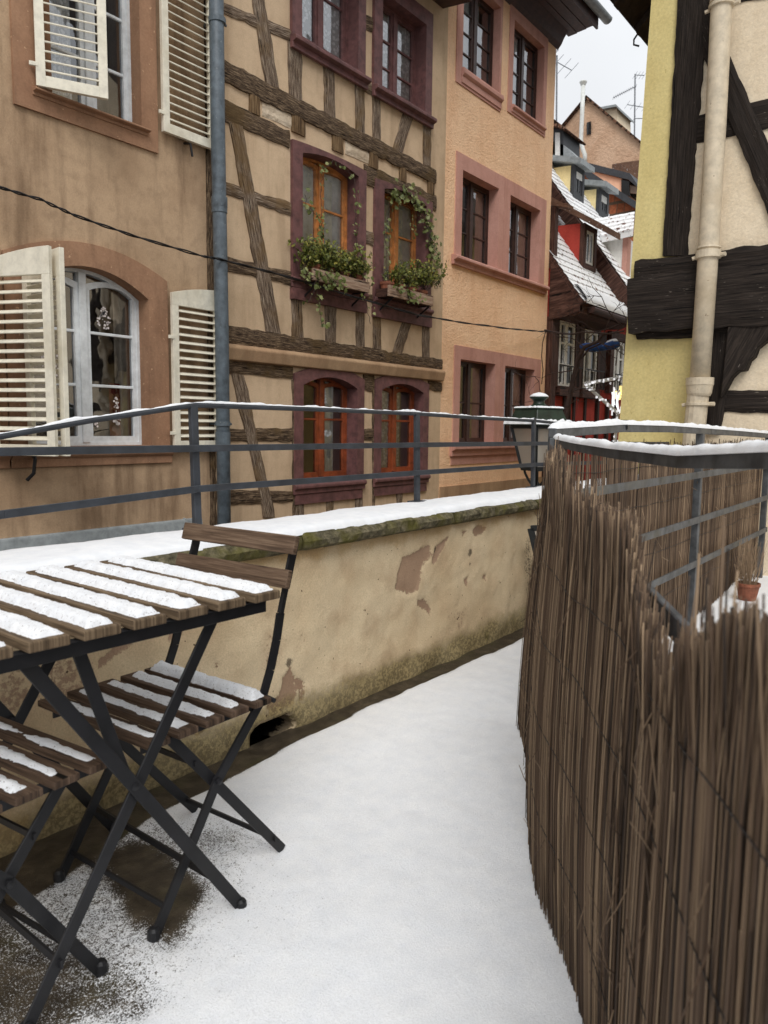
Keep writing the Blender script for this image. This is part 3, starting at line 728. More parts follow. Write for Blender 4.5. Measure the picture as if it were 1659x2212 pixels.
# ------------------------------------------------------------ facade helpers (street front, plane y = YF)
def wall_front(mb,x0,x1,z0,z1,holes,y=YF,xr=None,t=.40):
    """front skin with rectangular openings plus reveals"""
    xs=sorted({x0,x1,*[h[0] for h in holes],*[h[1] for h in holes]}); zs=sorted({z0,z1,*[h[2] for h in holes],*[h[3] for h in holes]})
    for i in range(len(xs)-1):
        for j in range(len(zs)-1):
            cx,cz=(xs[i]+xs[i+1])/2,(zs[j]+zs[j+1])/2
            if any(h[0]<cx<h[1] and h[2]<cz<h[3] for h in holes): continue
            mb.poly([(xs[i],y,zs[j]),(xs[i+1],y,zs[j]),(xs[i+1],y,zs[j+1]),(xs[i],y,zs[j+1])])
    for a,b,c,d in holes:
        mb.poly([(a,y,c),(a,y,d),(a,y+t,d),(a,y+t,c)]); mb.poly([(b,y,c),(b,y+t,c),(b,y+t,d),(b,y,d)])
        mb.poly([(a,y,d),(b,y,d),(b,y+t,d),(a,y+t,d)]); mb.poly([(a,y,c),(a,y+t,c),(b,y+t,c),(b,y,c)])
def house_shell(mb,x0,x1,z0,z1,y=YF,depth=5):
    """side, back, floor and ceiling so that rooms behind the windows are closed"""
    y1=y+depth
    mb.poly([(x0,y,z0),(x0,y,z1),(x0,y1,z1),(x0,y1,z0)]); mb.poly([(x1,y,z0),(x1,y1,z0),(x1,y1,z1),(x1,y,z1)])
    mb.poly([(x0,y1,z0),(x0,y1,z1),(x1,y1,z1),(x1,y1,z0)]); mb.poly([(x0,y,z1),(x1,y,z1),(x1,y1,z1),(x0,y1,z1)])
def archpath(x0,x1,z0,z1,rise,n=14):
    P=[(x0,z0)]
    if rise<=0: P+=[(lerp(x0,x1,i/n),z1) for i in range(n+1)]
    else: P+=[(lerp(x0,x1,i/n),z1-rise*(2*i/n-1)**2) for i in range(n+1)]
    P.append((x1,z0)); return P
def ring(mb,O,I,yf,ybo,ybi,bottom=True):
    """frame between outer path O and inner path I: front at yf, outer edge runs back to ybo, inner reveal to ybi"""
    n=len(O); o=RND.random()*9
    def strip(A,ya,B,yb,fl=False):
        L=0; m=n if bottom else n-1
        for i in range(m):
            j=(i+1)%n
            a0=(A[i][0],ya,A[i][1]);a1=(A[j][0],ya,A[j][1]);b0=(B[i][0],yb,B[i][1]);b1=(B[j][0],yb,B[j][1])
            d=math.dist(A[i],A[j]); w=max(.02,math.dist(a0,b0))
            pts=[a0,a1,b1,b0]; uv=[(o+L,o),(o+L+d,o),(o+L+d,o+w),(o+L,o+w)]; L+=d
            if fl: pts=pts[::-1]; uv=uv[::-1]
            mb.poly(pts,uv)
    strip(O,yf,I,yf); strip(O,yf,O,ybo,True); strip(I,yf,I,ybi)
def window(house,X0,X1,Z0,Z1,ix0,ix1,iz0,iz1,orise,irise,sur,fmat,rows=3,depth=.16,proud=.03,curtain=None,bars=None,mull=.075,stile=.045,fr=.03,name='window',wz=None,bottom=True,splits=True,curt_off=.048,curt_x=(0,1)):
    """X,Z outer edge of the surround; i* the opening; returns the window (frame mesh)"""
    y=YF
    s=MB(); ring(s,archpath(X0,X1,Z0,Z1,orise),archpath(ix0,ix1,iz0,iz1,irise),y-proud,y+.002,y+depth+.05,bottom)
    # joinery: outer frame, mullion, sashes, glazing bars
    f=MB(); yf=y+depth
    I=archpath(ix0-.004,ix1+.004,iz0-.004,iz1+.004,irise); J=archpath(ix0+fr,ix1-fr,iz0+fr,iz1-fr,irise*.95)
    ring(f,I,J,yf,yf+.05,yf+.05)
    xm=(ix0+ix1)/2
    if mull: f.box(xm-mull/2,xm+mull/2,yf-.012,yf+.05,iz0+fr-.003,iz1-fr+.003)
    for a,b in (((ix0+fr,xm-mull/2),(xm+mull/2,ix1-fr)) if mull else ((ix0+fr,ix1-fr),)):
        A=archpath(a-.004,b+.004,iz0+fr-.004,iz1-fr+.002,0); 
        zt=iz1-fr-irise*.25
        B=archpath(a+stile,b-stile,iz0+fr+stile*1.3,zt-stile,irise*.25)
        A=archpath(a-.004,b+.004,iz0+fr-.004,zt+.004,irise*.25)
        ring(f,A,B,yf+.006,yf+.046,yf+.046)
        bz=bars if bars is not None else [ (i+1)/rows for i in range(rows-1)]
        for t in bz:
            z=lerp(iz0+fr+stile,iz1-fr-stile,t); f.box(a+stile-.004,b-stile+.004,yf+.014,yf+.036,z-.011,z+.011)
    w=f.build(name,fmat,house,bevel=.003)
    s.build('surround',sur,w,bevel=.006)
    g=MB(); g.poly([(ix0+.01,yf+.030,iz0+.01),(ix1-.01,yf+.030,iz0+.01),(ix1-.01,yf+.030,iz1-.02),(ix0+.01,yf+.030,iz1-.02)]); g.build('pane',M['glass'],w)
    if curtain:
        c=MB(); yc=yf+curt_off; ca,cb=lerp(ix0,ix1,curt_x[0]),lerp(ix0,ix1,curt_x[1]); ph=RND.random()*9
        c.grid(lambda a,b:(lerp(ca,cb,a),yc+.006*math.sin(a*46+ph+.8*math.sin(b*3))+.007*math.sin(a*17+ph),lerp(iz0+.02,iz1+.02,b)),70,10); c.build('curtain',M[curtain],w,smooth=True)
    return w
def bead(house,name,mat,x0,x1,z0,z1,out,y=YF,prof=None,parent=None,n=1):
    """moulded sill running along x: rounded nose on top, flat fascia under it"""
    h=z1-z0; P=prof or [(0,z0),(-out*.45,z0),(-out*.45,z0+h*.45),(-out*.7,z0+h*.5),(-out,z0+h*.62),(-out*1.0,z0+h*.85),(-out*.85,z1),(0,z1+.012)]
    m=MB(); m.prism([(x0,y+a,b) for a,b in P],(x1-x0,0,0)); return m.build(name,mat,parent or house,bevel=.003)
def beam(house,a0,a1,b0,b1,mat,proud=.022,jit=.010,name='timber_beam',y=YF,seg=None,px=True,back=.02):
    """timber between its two long edges a0-a1 and b0-b1 (photo positions projected on the front), hewn edges"""
    if px: a0,a1,b0,b1=[FX(*p,y=y-proud) for p in (a0,a1,b0,b1)]
    proud=proud*.6+.004; L=max(math.dist(a0,a1),.05); n=seg or max(2,int(L/.07)); nw=4; sd=RND.random()*60; w=math.dist(a0,b0)
    m=MB(); o=RND.random()*30
    def P(i,j):
        t=i/n; ax,az=lerp(a0[0],a1[0],t),lerp(a0[1],a1[1],t); bx,bz=lerp(b0[0],b1[0],t),lerp(b0[1],b1[1],t)
        s=j/nw
        if j==0: s-=jit/w*(1+FR(t*L*7,sd,0,3)*1.6)-jit/w
        if j==nw: s+=jit/w*FR(t*L*7,sd,4,3)*1.6
        x,z=lerp(ax,bx,s),lerp(az,bz,s)
        e=0 if 0<j<nw else .008
        return V((x,y-proud+e-.006*N3(t*L*9,s*3,sd),z))
    b=m.add([P(i,j) for i in range(n+1) for j in range(nw+1)]); bb=m.add([V((P(i,j).x,y+back,P(i,j).z)) for i in range(n+1) for j in (0,nw)])
    c=(V((a1[0]-a0[0],0,a1[1]-a0[1])).cross(V((b0[0]-a0[0],0,b0[1]-a0[1])))).y<0
    def fc(q,uv):
        if not c: q=q[::-1]; uv=uv[::-1]
        m.face(q,uv)
    for i in range(n):
        u0,u1=o+i/n*L,o+(i+1)/n*L
        for j in range(nw):
            k=b+i*(nw+1)+j; fc([k,k+nw+1,k+nw+2,k+1],[(u0,o+j/nw*w),(u1,o+j/nw*w),(u1,o+(j+1)/nw*w),(u0,o+(j+1)/nw*w)])
        fc([b+i*(nw+1),bb+i*2,bb+i*2+2,b+(i+1)*(nw+1)],[(u0,o),(u0,o+.05),(u1,o+.05),(u1,o)])
        fc([b+i*(nw+1)+nw,b+(i+1)*(nw+1)+nw,bb+i*2+3,bb+i*2+1],[(u0,o),(u1,o),(u1,o+.05),(u0,o+.05)])
    for i in (0,n):
        q=[b+i*(nw+1)+j for j in range(nw+1)]+[bb+i*2+1,bb+i*2]
        fc(q if i==0 else q[::-1],[(o,o+.01*k) for k in range(nw+3)])
    return m.build(name,mat,house)
def shutter(house,hinge,ang,w,h0,h1,z0,nsl,mat,flip=False,tilt=35,hook=True):
    """louvred shutter: hinge (x,y), ang = direction of the leaf from the hinge, h0/h1 leaf height on hinge/free side"""
    a=V((math.cos(ang),math.sin(ang),0)); n=V((-a.y,a.x,0)); o=V((hinge[0],hinge[1],z0)); up=V((0,0,1)); t=.034
    if n.y>0: n=-n      # n points to the street when the leaf is flat
    m=MB(); st=.062
    top=lambda s:lerp(h0,h1,s)-(h1-h0)*.9*(1-s)*s*-1 if h1!=h0 else h0
    def plank(s0,s1,za,zb): m.obox(o+a*(s0+s1)/2*1+up*(za+zb)/2,up*(zb-za)/2 if zb-za>s1-s0 else a*(s1-s0)/2,(a*(s1-s0)/2 if zb-za>s1-s0 else up*(zb-za)/2),n*t/2)
    hz=min(h0,h1)-.10
    plank(0,st,0,hz); plank(w-st,w,0,hz); plank(st,w-st,0,.075)
    pts=[o+up*hz]+[o+a*w+up*hz]+[o+a*w*s+up*top(s) for s in [1,.85,.7,.55,.4,.25,.1,0]]
    m.prism([p-n*t/2 for p in pts],n*t)
    zb,zt=.085,hz-.005; pit=(zt-zb)/nsl
    c,s=math.cos(math.radians(tilt)),math.sin(math.radians(tilt))
    for i in range(nsl):
        z=zb+pit*(i+.5); d=(n*c-up*s)
        m.obox(o+a*w/2+up*z,a*(w/2-st+.004),d*.021,(up*c+n*s)*.0045)
    for zz in (.14,h0*.72): m.obox(o-a*.012+up*zz+n*.012,a*.03,up*.014,n*.008)
    return m.build('shutter',mat,house,bevel=.002)
# ================================================================ BEIGE HOUSE
def beige_house():
    r=thing('beige_house','beige rendered house with white louvred shutters and a zinc ledge at its foot','house',(3.2,YF,-3))
    X0=-4.0; X1=FX(447,560)[0]
    Z=lambda u,v:FX(u,v)[1]
    # lower window
    jx1=FX(320,780)[0]; ox1=FX(361,780)[0]; jx0=jx1-1.02; ox0=jx0-.16
    sz=FX(250,968)[1]; top=FX(190,577)[1]; otop=FX(190,527)[1]
    # upper window
    ux1=FX(338,290)[0]; ujx1=FX(302,250)[0]; ux0=FX(25,150)[0]; ujx0=FX(70,150)[0]; usz=FX(190,243)[1]; ub=FX(190,281)[1]
    nb1=jx0-.335   # neighbour window further left (right jamb)
    holes=[(jx0-.01,jx1+.01,sz-.01,top+.01),(ujx0+.12,ujx1+.01,usz-.02,usz+1.75),(nb1-1.0,nb1+.01,sz-.01,top+.01)]
    m=MB(); wall_front(m,X0,X1,-3,7.6,holes); house_shell(m,X0,X1,-3,7.6); m.build('wall',M['beige'],r)
    w=window(r,ox0,ox1,sz-.11,otop,jx0,jx1,sz+.02,top,.17,.17,M['rust'],M['whitewin'],3,.11,.022,None,mull=.062,stile=.036,fr=.026)
    yg=YF+.11+.026
    for cx,cz,rr,nn in ((jx0+.71,sz+1.02,.075,46),(jx0+.26,sz+.66,.10,34),(jx0+.80,sz+.24,.05,26),(jx0+.62,sz+.20,.03,10),(jx0+.80,sz+.36,.035,14)):
        st=MB()
        for k in range(nn):
            a=RND.random()*6.3; q=rr*math.sqrt(RND.random()); e=RND.uniform(.004,.012)
            x=cx+q*math.cos(a)*.8; z=cz+q*math.sin(a)*1.2; st.poly([(x+e*math.cos(t_*1.05),yg,z+e*math.sin(t_*1.05)) for t_ in range(6)])
        st.build('decal',M['sticker'],w)
    c=MB(); c.box(jx0+.76,jx0+.86,yg+.03,yg+.035,sz+.06,sz+.52); c.build('card',M['redbit'],w)
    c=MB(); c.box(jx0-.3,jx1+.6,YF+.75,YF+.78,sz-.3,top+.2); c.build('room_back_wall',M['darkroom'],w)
    c=MB(); c.grid(lambda a,b:(jx1-.16+.14*a,YF+.11+.12+.02*math.sin(a*14),lerp(sz+.04,top,b)),24,3); c.build('curtain',M['drape'],w,smooth=True)
    bead(r,'sill',M['rust'],ox0,ox1+.02,sz-.13,sz+.005,.05,parent=w)
    shutter(r,(jx1+.20,YF-.055),0,.515,1.30,1.38,sz-.02,17,M['cream'])
    shutter(r,(jx0-.03,YF-.045),math.radians(-92),.52,1.29,1.37,sz-.03,17,M['cream'])
    nb=window(r,nb1-1.18,nb1+.16,sz-.11,otop,nb1-1.02,nb1,sz+.02,top,.17,.17,M['rust'],M['whitewin'],3,.11,.022,None,mull=.062,stile=.036,fr=.026)
    bead(r,'sill',M['rust'],nb1-1.2,nb1+.165,sz-.13,sz+.005,.05,parent=nb)
    shutter(r,(nb1+.03,YF-.045),math.radians(-69),.53,1.29,1.37,sz-.03,17,M['cream'])
    # upper window with one leaf half closed, one open flat
    w2=window(r,ux0,ux1,ub,usz+1.95,ujx0+.13,ujx1,usz,usz+1.76,0,0,M['rust'],M['whitewin'],4,.10,.022,'lace',mull=.06,stile=.036,fr=.03,curt_off=.06,bars=[.22,.47,.72],curt_x=(0,.35))
    bead(r,'sill',M['rust'],ujx0-.02,ux1-.10,ub+.10,usz+.02,.075,parent=w2)
    h=FX(338,290); zb=FX(400,303)[1]
    shutter(r,(h[0]+.02,YF-.055),0,FX(456,320)[0]-h[0]-.03,1.9,1.9,zb-.02,27,M['cream'])
    hz=FX(72,187)[1]; shutter(r,(FX(70,187)[0],YF-.05),math.radians(-26),.475,1.9,1.9,hz-.01,27,M['cream'],tilt=30)
    # fittings
    k=MB(); p=FX(66,985); k.tube([(p[0],YF-.02,p[1]+.03),(p[0]-.01,YF-.08,p[1]-.02),(p[0]-.03,YF-.09,p[1]-.12),(p[0]-.06,YF-.05,p[1]-.17)],.014,6); k.build('shutter_catch',M['cable'],r)
    k=MB(); p=FX(398,315); k.tube([(p[0],YF,p[1]+.02),(p[0],YF-.08,p[1]),(p[0]+.01,YF-.09,p[1]-.1)],.010,6); k.build('shutter_catch',M['cable'],r)
    # zinc ledge along the foot of the wall
    z0=FX(200,1172)[1]; z1=FX(200,1146)[1]
    k=MB(); k.prism([(X0,YF,z1+.015),(X0,YF-.03,z1+.012),(X0,YF-.035,z1-.004),(X0,YF-.05,z0-.05),(X0,YF-.17,z0-.09),(X0,YF-.17,z0-.12),(X0,YF,z0-.12)],(FX(432,1130)[0]-X0,0,0)); o=k.build('zinc_flashing',M['zinc'],r,bevel=.004)
    k=MB()
    for u in (395,):
        x=FX(u,1135)[0]; k.prism([(x,YF,z1+.022),(x,YF-.04,z1+.016),(x,YF-.062,z0-.05),(x,YF-.18,z0-.085),(x,YF,z0-.1)],(.02,0,0))
    k.build('seam',M['zinc'],o)
    # old timber post where the two houses meet
    X2=FX(461,560)[0]
    beam(r,(X1,-3),(X1+.01,7.6),(X2,-3),(X2,7.6),M['timberdark'],.012,.014,'corner_post',px=False)
    k=MB(); k.prism([(X0,YF-.45,7.55),(X0,YF-.45,7.65),(X0,YF+2.5,10.6),(X0,YF+5.4,7.65),(X0,YF+5.4,7.55)],(X2-X0,0,0)); k.build('roof',M['tile'],r)
    return X2
BX2=beige_house()
# ================================================================ TIMBER-FRAMED HOUSE
def Z2(x,y): return (414.8+x/3.0,y/3.0)
def Z6(x,y): return (432+x/3.0,484+y/3.0)
def ZL(x,y): return (466.6+x*.302,760+y*.302)
def timber_house():
    r=thing('timber_framed_house','ochre timber-framed house with weathered beams, maroon window frames and a grey drainpipe','house',(6.4,YF,-3))
    X0=BX2; X1=FX(958,550)[0]
    T,D=M['timber'],M['timberdark']
    holes=[]; specs=[]
    def W(ol,orr,ozb,ozt,il,ir,izb,izt,orise,irise,fm,rows,depth,curt,**k):
        holes.append((il-.012,ir+.012,izb-.012,izt+.012)); specs.append((ol,orr,ozb,ozt,il,ir,izb,izt,orise,irise,fm,rows,depth,curt,k))
    fx=lambda p:FX(*p,y=YF-.03)
    # middle pair
    a=fx((632,450))[0]; b=fx((790.5,480))[0]; tA=(fx((632,298))[1]+fx((791,370))[1])/2; tI=(fx((653,329))[1]+fx((774,378))[1])/2; zb=fx((632,600))[1]
    W(a,b,zb,tA+.015,fx((653.5,450))[0],fx((774,480))[0],zb+.10,tI+.05,.02,.06,M['honey'],2,.125,'curtain',bars=[.62])
    a2=fx((810,500))[0]; b2=fx((932.5,530))[0]; tA2=(fx((812,383))[1]+fx((932,437))[1])/2; tI2=(fx((829,405))[1]+fx((920,442))[1])/2; zb2=fx((809,644))[1]
    W(a2,b2,zb2,tA2+.015,fx((829,500))[0],fx((920,530))[0],zb2+.10,tI2+.045,.02,.06,M['honey'],2,.115,'curtain',bars=[.62])
    # upper pair
    zu=fx((631.5,80))[1]
    W(fx((631,60))[0],fx((790,60))[0],zu,zu+1.95,fx((652,60))[0],fx((774,60))[0],zu+.06,zu+1.84,0,0,M['maroon'],4,.125,'lace',bars=[.33,.66],curt_x=(0,.93))
    zu2=fx((813,190))[1]
    W(fx((808,100))[0],fx((934,120))[0],zu2,fx((880,-12))[1],fx((826,100))[0],fx((920,120))[0],zu2+.06,fx((872,12))[1]-.02,0,0,M['maroon'],4,.115,'lace',bars=[.3,.64],curt_x=(0,.93))
    # lower pair
    zl=fx((645,1050))[1]
    W(fx((637,930))[0],fx((786,930))[0],zl,fx((708,792))[1],fx((655,930))[0],fx((771,930))[0],zl+.05,fx((714,815))[1],.10,.10,M['russet'],2,.115,'curtain',bars=[.60],curt_x=(.62,.80))
    W(fx((810,930))[0],fx((925,930))[0],fx((812,1036))[1],fx((865,808))[1],fx((823.5,930))[0],fx((913,930))[0],fx((812,1036))[1]+.05,fx((868,829))[1],.09,.09,M['russet'],2,.105,'lace',bars=[.60],curt_x=(0,.7))
    m=MB(); wall_front(m,X0,X1,-3,6.6,holes); house_shell(m,X0,X1,-3,6.6); m.build('wall',M['infill'],r)
    for i,(ol,orr,ozb,ozt,il,ir,izb,izt,orise,irise,fm,rows,depth,curt,k) in enumerate(specs):
        w=window(r,ol,orr,ozb,ozt,il,ir,izb,izt,orise,irise,M['maroon'],fm,rows,depth,.035,curt,**{**dict(fr=.024,stile=.034,mull=.060),**k})
        bead(r,'sill',M['maroon'],ol-.02,orr+.02,ozb-(.10 if i in(2,3) else .085),ozb+.012,.085 if i in(2,3) else .05,y=YF-.02,parent=w)
        if i in (4,5):
            bl=MB(); bl.box(ol+.01,orr-.01,YF-.03,YF+.02,ozb-.19,ozb-.09); bl.build('apron',M['maroon'],w)
        if i in (0,1):
            bl=MB(); bl.box(ol-.01,orr+.01,YF-.05,YF+.02,ozb-.20,ozb-.09); bl.build('apron',M['maroon'],w)
    L=lambda p,q,s,t,m,**k: beam(r,p,q,s,t,m,**k)
    # long horizontal beams
    L((462,114),(945,367),(462,161),(945,397),D,proud=.045,jit=.014)
    L((462,201),(628,283),(462,249),(628,319),D,proud=.03,jit=.014)
    L((790,353),(945,423),(790,396),(945,455),D,proud=.03,jit=.014)
    for u0,u1 in ((542,565),(633,662),(721,745),(800,820),(866,881),(927,941)):
        yt=lambda u:125+(u-480)*.5204+.0*u; 
        s=lambda u:(170+(u-480)*.488,(212+(u-480)*.4581))
        L((u0,s(u0)[0]),(u0,s(u0)[1]),(u1,s(u1)[0]),(u1,s(u1)[1]),M['joist'],proud=.03,jit=.006,name='joist_end')
    # crumbled pale infill between joist ends
    for u0,u1 in ((567,630),(747,797)):
        s=lambda u:(173+(u-480)*.488,(209+(u-480)*.4581)); L((u0,s(u0)[0]),(u1,s(u1)[0]),(u0,s(u0)[1]),(u1,s(u1)[1]),M['crumble'],proud=.012,jit=.004,name='crumbled_infill')
    # top storey
    L((462,-6),(630,63),(462,18),(630,88),T); L((790,30),(807,38),(790,60),(807,68),D); L((790,172),(809,182),(790,196),(809,206),T)
    L((548,-10),(577,180),(574,-10),(606,192),T,proud=.032)
    L((626,88),(627,210),(654,98),(655,222),T,proud=.028); L((703,142),(704,255),(725,153),(727,268),T,proud=.028); L((771,180),(772,288),(790,190),(791,298),T,proud=.028); L((808,196),(809,302),(824,205),(825,312),T,proud=.028)
    L((875,245),(848,330),(895,252),(868,340),T,proud=.028); L((917,262),(918,362),(933,270),(933,372),T,proud=.028)
    # middle storey
    L((499,262),(580,716),(527,272),(610,722),T,proud=.034)
    L((480,389),(630,437),(480,413),(630,467),T); L((790,496),(810,503),(790,525),(810,532),T)
    L((480,551),(632,587),(480,582),(632,615),D); L((790,631),(810,637),(790,648),(810,654),D)
    L((632,615),(634,727),(655,622),(658,735),T,proud=.028); L((705,640),(706,742),(729,648),(729,748),T,proud=.028); L((772,652),(773,755),(790,660),(790,762),T,proud=.028); L((809,662),(810,765),(825,667),(826,770),T,proud=.028)
    L((879,677),(850,764),(896,681),(869,768),T,proud=.028); L((915,682),(916,775),(930,687),(930,780),T,proud=.028)
    L((484,700),(959,777),(484,741),(957,800),D,proud=.04,jit=.016)
    # ground storey
    L((484,766),(634,790),(484,806),(634,818),D,jit=.014); L((787,800),(810,806),(787,842),(810,846),D); L((927,820),(956,826),(927,842),(956,846),D)
    L((503,806),(560,1046),(530,811),(582,1046),T,proud=.032); L((558,1035),(574,1118),(580,1035),(597,1118),T,proud=.032)
    L((484,927),(634,924),(484,953),(634,954),D); L((788,926),(810,925),(788,951),(810,950),D)
    L((484,1058),(634,1061),(484,1092),(634,1084),D)
    L((633,820),(635,1130),(640,820),(642,1130),M['timberdark'],proud=.02); L((806,840),(807,1120),(811,840),(812,1120),M['timberdark'],proud=.02)
    L((637,1062),(638,1125),(658,1066),(659,1125),T,proud=.026); L((708,1062),(708,1120),(723,1062),(723,1118),T,proud=.026); L((771,1050),(771,1112),(786,1050),(786,1110),T,proud=.026); L((860,1056),(860,1100),(871,1055),(871,1098),T,proud=.026)
    # rendered ledge over the ground storey
    za,zb_=FX(700,768,YF-.08)[1],FX(700,797,YF-.06)[1]
    m=MB(); m.prism([(X0,YF,za+.02),(X0,YF-.075,za-.01),(X0,YF-.085,za-.03),(X0,YF-.06,zb_),(X0,YF,zb_-.01)],(X1-X0-.02,0,0)); m.build('cornice',M['ledge'],r,bevel=.008,seg=2)
    # eave and roof
    e=FX(965,8,5.05); m=MB(); zt=e[1]+.22
    m.prism([(X0,YF,zt+.02),(X0,5.0,zt-.02),(X0,4.95,zt+.14),(X0,YF+.2,zt+.5)],(X1-X0-.12,0,0)); m.build('eave',M['soffit'],r)
    m=MB(); m.prism([(X0,4.9,zt+.15),(X0,4.9,zt+.22),(X0,8.0,zt+3.4),(X0,10.6,zt+.5),(X0,5.6,zt+.45)],(X1-X0+.0,0,0)); m.build('roof',M['tile'],r)
    # drainpipe with sockets and brackets
    y=YF-.16; m=MB(); ax=[U(466.5,0,1,y),U(472,460,1,y),U(479,800,1,y),U(484.5,1128,1,y)]
    x0=U(475,560,1,y).x; zb_=U(484,1128,1,y).z
    pts=[(U(467,0,1,y).x,y,7.2),(U(471,300,1,y).x,y,U(471,300,1,y).z),(U(479,700,1,y).x,y,U(479,700,1,y).z),(U(484.5,1128,1,y).x,y,zb_-1.6)]
    m.tube(pts,.060,16); dp=m.build('drainpipe',M['zincpipe'],r,smooth=True)
    for u,v,rr,h in ((469,45,.072,.02),(474,437,.068,.04),(474,447,.066,.05),(481,915,.068,.02),(481.5,948,.066,.06)):
        p=U(u,v,1,y); m=MB(); m.lathe([(.060,-h),(rr,-h),(rr,h),(.060,h)],p,18); m.build('collar',M['zincpipe'],dp,smooth=False)
    for u,v in ((469,45),(481,915)):
        p=U(u,v,1,y); m=MB(); m.box(p.x-.012,p.x+.012,y,YF,p.z-.012,p.z+.012); m.tube([(p.x+.06,y,p.z),(p.x+.095,y-.005,p.z-.004)],.012,6); m.build('bracket',M['zincpipe'],dp)
M['joist']=oldwood('ochre_stained_joist',(64,48,32),(104,82,58),(140,116,86),None,3,40)
M['crumble']=plaster('crumbled_lime',(222,206,184),(196,176,150),(150,128,104),14,1.0,.3,bd=.03)
timber_house()
# ================================================================ ORANGE HOUSE
def Z3(x,y): return (864+x/3.0,y/3.0)
def Z7(x,y): return (864+x/3.0,605+y/3.0)
OX1=FX(1188,500)[0]
def orange_house():
    r=thing('orange_house','narrow orange roughcast house with pink stone window surrounds under a brown eave','house',(10,YF,-3))
    X0=FX(958,550)[0]; X1=OX1
    f=lambda u,v:FX(u,v)
    S=[]; holes=[]
    def W(ol,orr,zb,zt,il,ir,izb,izt,rows,d): S.append((ol,orr,zb,zt,il,ir,izb,izt,rows,d)); holes.append((il-.01,ir+.01,izb-.01,izt+.01))
    zb7=f(1030,208)[1]; zs7=f(1035,178)[1]
    x=[f(984,150)[0],f(1081,170)[0],f(997,150)[0],f(1077,170)[0]]
    t7=f(1077,13)[1]; 
    W(x[0],x[1],zb7,t7+.17,x[2],x[3],zs7,t7,4,.10)
    x=[f(1097,180)[0],f(1179,200)[0],f(1106,180)[0],f(1172,200)[0]]
    zs8=f(1140,255)[1]; t8=f(1140,70)[1]; W(x[0],x[1],f(1140,272)[1],t8+.17,x[2],x[3],zs8,t8,4,.10)
    xm=f(1086,500)[0]
    xa=[f(982,470)[0],f(996,470)[0],f(1074,490)[0],f(1099,500)[0],f(1164,520)[0],f(1176,530)[0]]
    zt9=f(1036,387)[1]; zb9=f(1020,568)[1]
    W(xa[0],xm-.003,zb9,zt9+.19,xa[1],xa[2],zb9+.03,zt9,3,.14); W(xm+.003,xa[5],zb9,zt9+.19,xa[3],xa[4],zb9+.03,zt9,3,.14)
    xb=[f(978,880)[0],f(991,880)[0],f(1066,880)[0],f(1087,880)[0],f(1151,880)[0],f(1164,880)[0]]; xm2=f(1077,880)[0]
    zt=f(1030,781)[1]; zb=f(1000,962)[1]
    W(xb[0],xm2-.003,zb,zt+.17,xb[1],xb[2],zb+.02,zt,2,.14); W(xm2+.003,xb[5],zb,zt+.17,xb[3],xb[4],zb+.02,zt,2,.14)
    zt_=6.98
    m=MB(); wall_front(m,X0,X1,-3,zt_,holes); house_shell(m,X0,X1,-3,zt_); m.build('wall',M['orange'],r)
    for i,(ol,orr,zb_,zt2,il,ir,izb,izt,rows,d) in enumerate(S):
        w=window(r,ol,orr,zb_,zt2,il,ir,izb,izt,0,0,M['pink'],M['darkwin'],rows,d,.014,'curtain' if i<2 else 'drape',mull=.07,stile=.035,curt_off=.08 if i>1 else .055,curt_x=(.0,.68) if i<2 else (.04,.97))
        if i<2: bead(r,'sill',M['pink'],il-.02,ir+.06,zb_+.03,izb+.015,.06,parent=w)
        if i in(2,4):
            x1=S[i+1][1]; hh=.10 if i==2 else .14
            bead(r,'sill',M['pink'],ol-.06,x1+.06,zb_-hh,zb_+.012,.09,parent=w)
    # lower sill apron and plinth
    zz=f(1000,1003)[1]; m=MB(); m.box(xb[0]-.03,xb[5]+.02,YF-.012,YF+.01,zz,zb-.10); m.build('apron',M['pink'],r)
    m=MB(); m.box(X0+.01,X1-.01,YF-.02,YF+.01,-3,f(1000,1047)[1]); m.build('plinth',M['ledge'],r)
    # eave: brown boards, cornice, gutter
    z0=FX(1203,88)[1]; m=MB(); XE=11.6
    m.prism([(X0,YF,z0-.12),(X0,YF-.06,z0-.06),(X0,YF-.10,z0+.02),(X0,YF-.16,z0+.10),(X0,YF,z0+.12)],(XE-.15-X0,0,0)); m.build('cornice',M['soffit'],r)
    m=MB(); ye=4.86
    for k in range(3):
        a,b=lerp(YF-.10,ye,k/3),lerp(YF-.10,ye,(k+1)/3); m.prism([(X0,a,z0+.10+.02*k),(X0,b+.006,z0+.112+.02*k),(X0,b+.006,z0+.15+.02*k),(X0,a,z0+.14+.02*k)],(XE-X0,0,0))
    m.build('soffit',M['soffit'],r)
    m=MB(); m.box(X0,XE,ye-.03,ye,z0+.08,z0+.27); m.build('fascia',M['soffit'],r)
    g=MB(); P=[(ye-.10+.075*math.cos(math.radians(a)),z0+.27+.075*math.sin(math.radians(a))) for a in range(180,361,20)]; P+= [(y*1.0+(ye-.10)*0,z) for y,z in [(ye-.10+.066*math.cos(math.radians(a)),z0+.272+.066*math.sin(math.radians(a))) for a in range(360,179,-20)]]
    g.prism([(X0,a,b) for a,b in P],(XE+.18-X0,0,0)); g.lathe([(.078,-.001),(.078,.001)],(0,0,0),3); g.v=g.v[:len(P)*2]; g.f=[q for q in g.f if max(q)<len(P)*2]; g.uv=g.uv[:len(g.f)]
    g.build('gutter',M['zinc'],r)
    m=MB(); m.prism([(X0,ye-.02,z0+.28),(X0,ye-.02,z0+.34),(X0,8,z0+3.6),(X0,10.9,z0+.4),(X0,6,z0+.3)],(XE-X0,0,0)); m.build('roof',M['tile'],r)
orange_house()
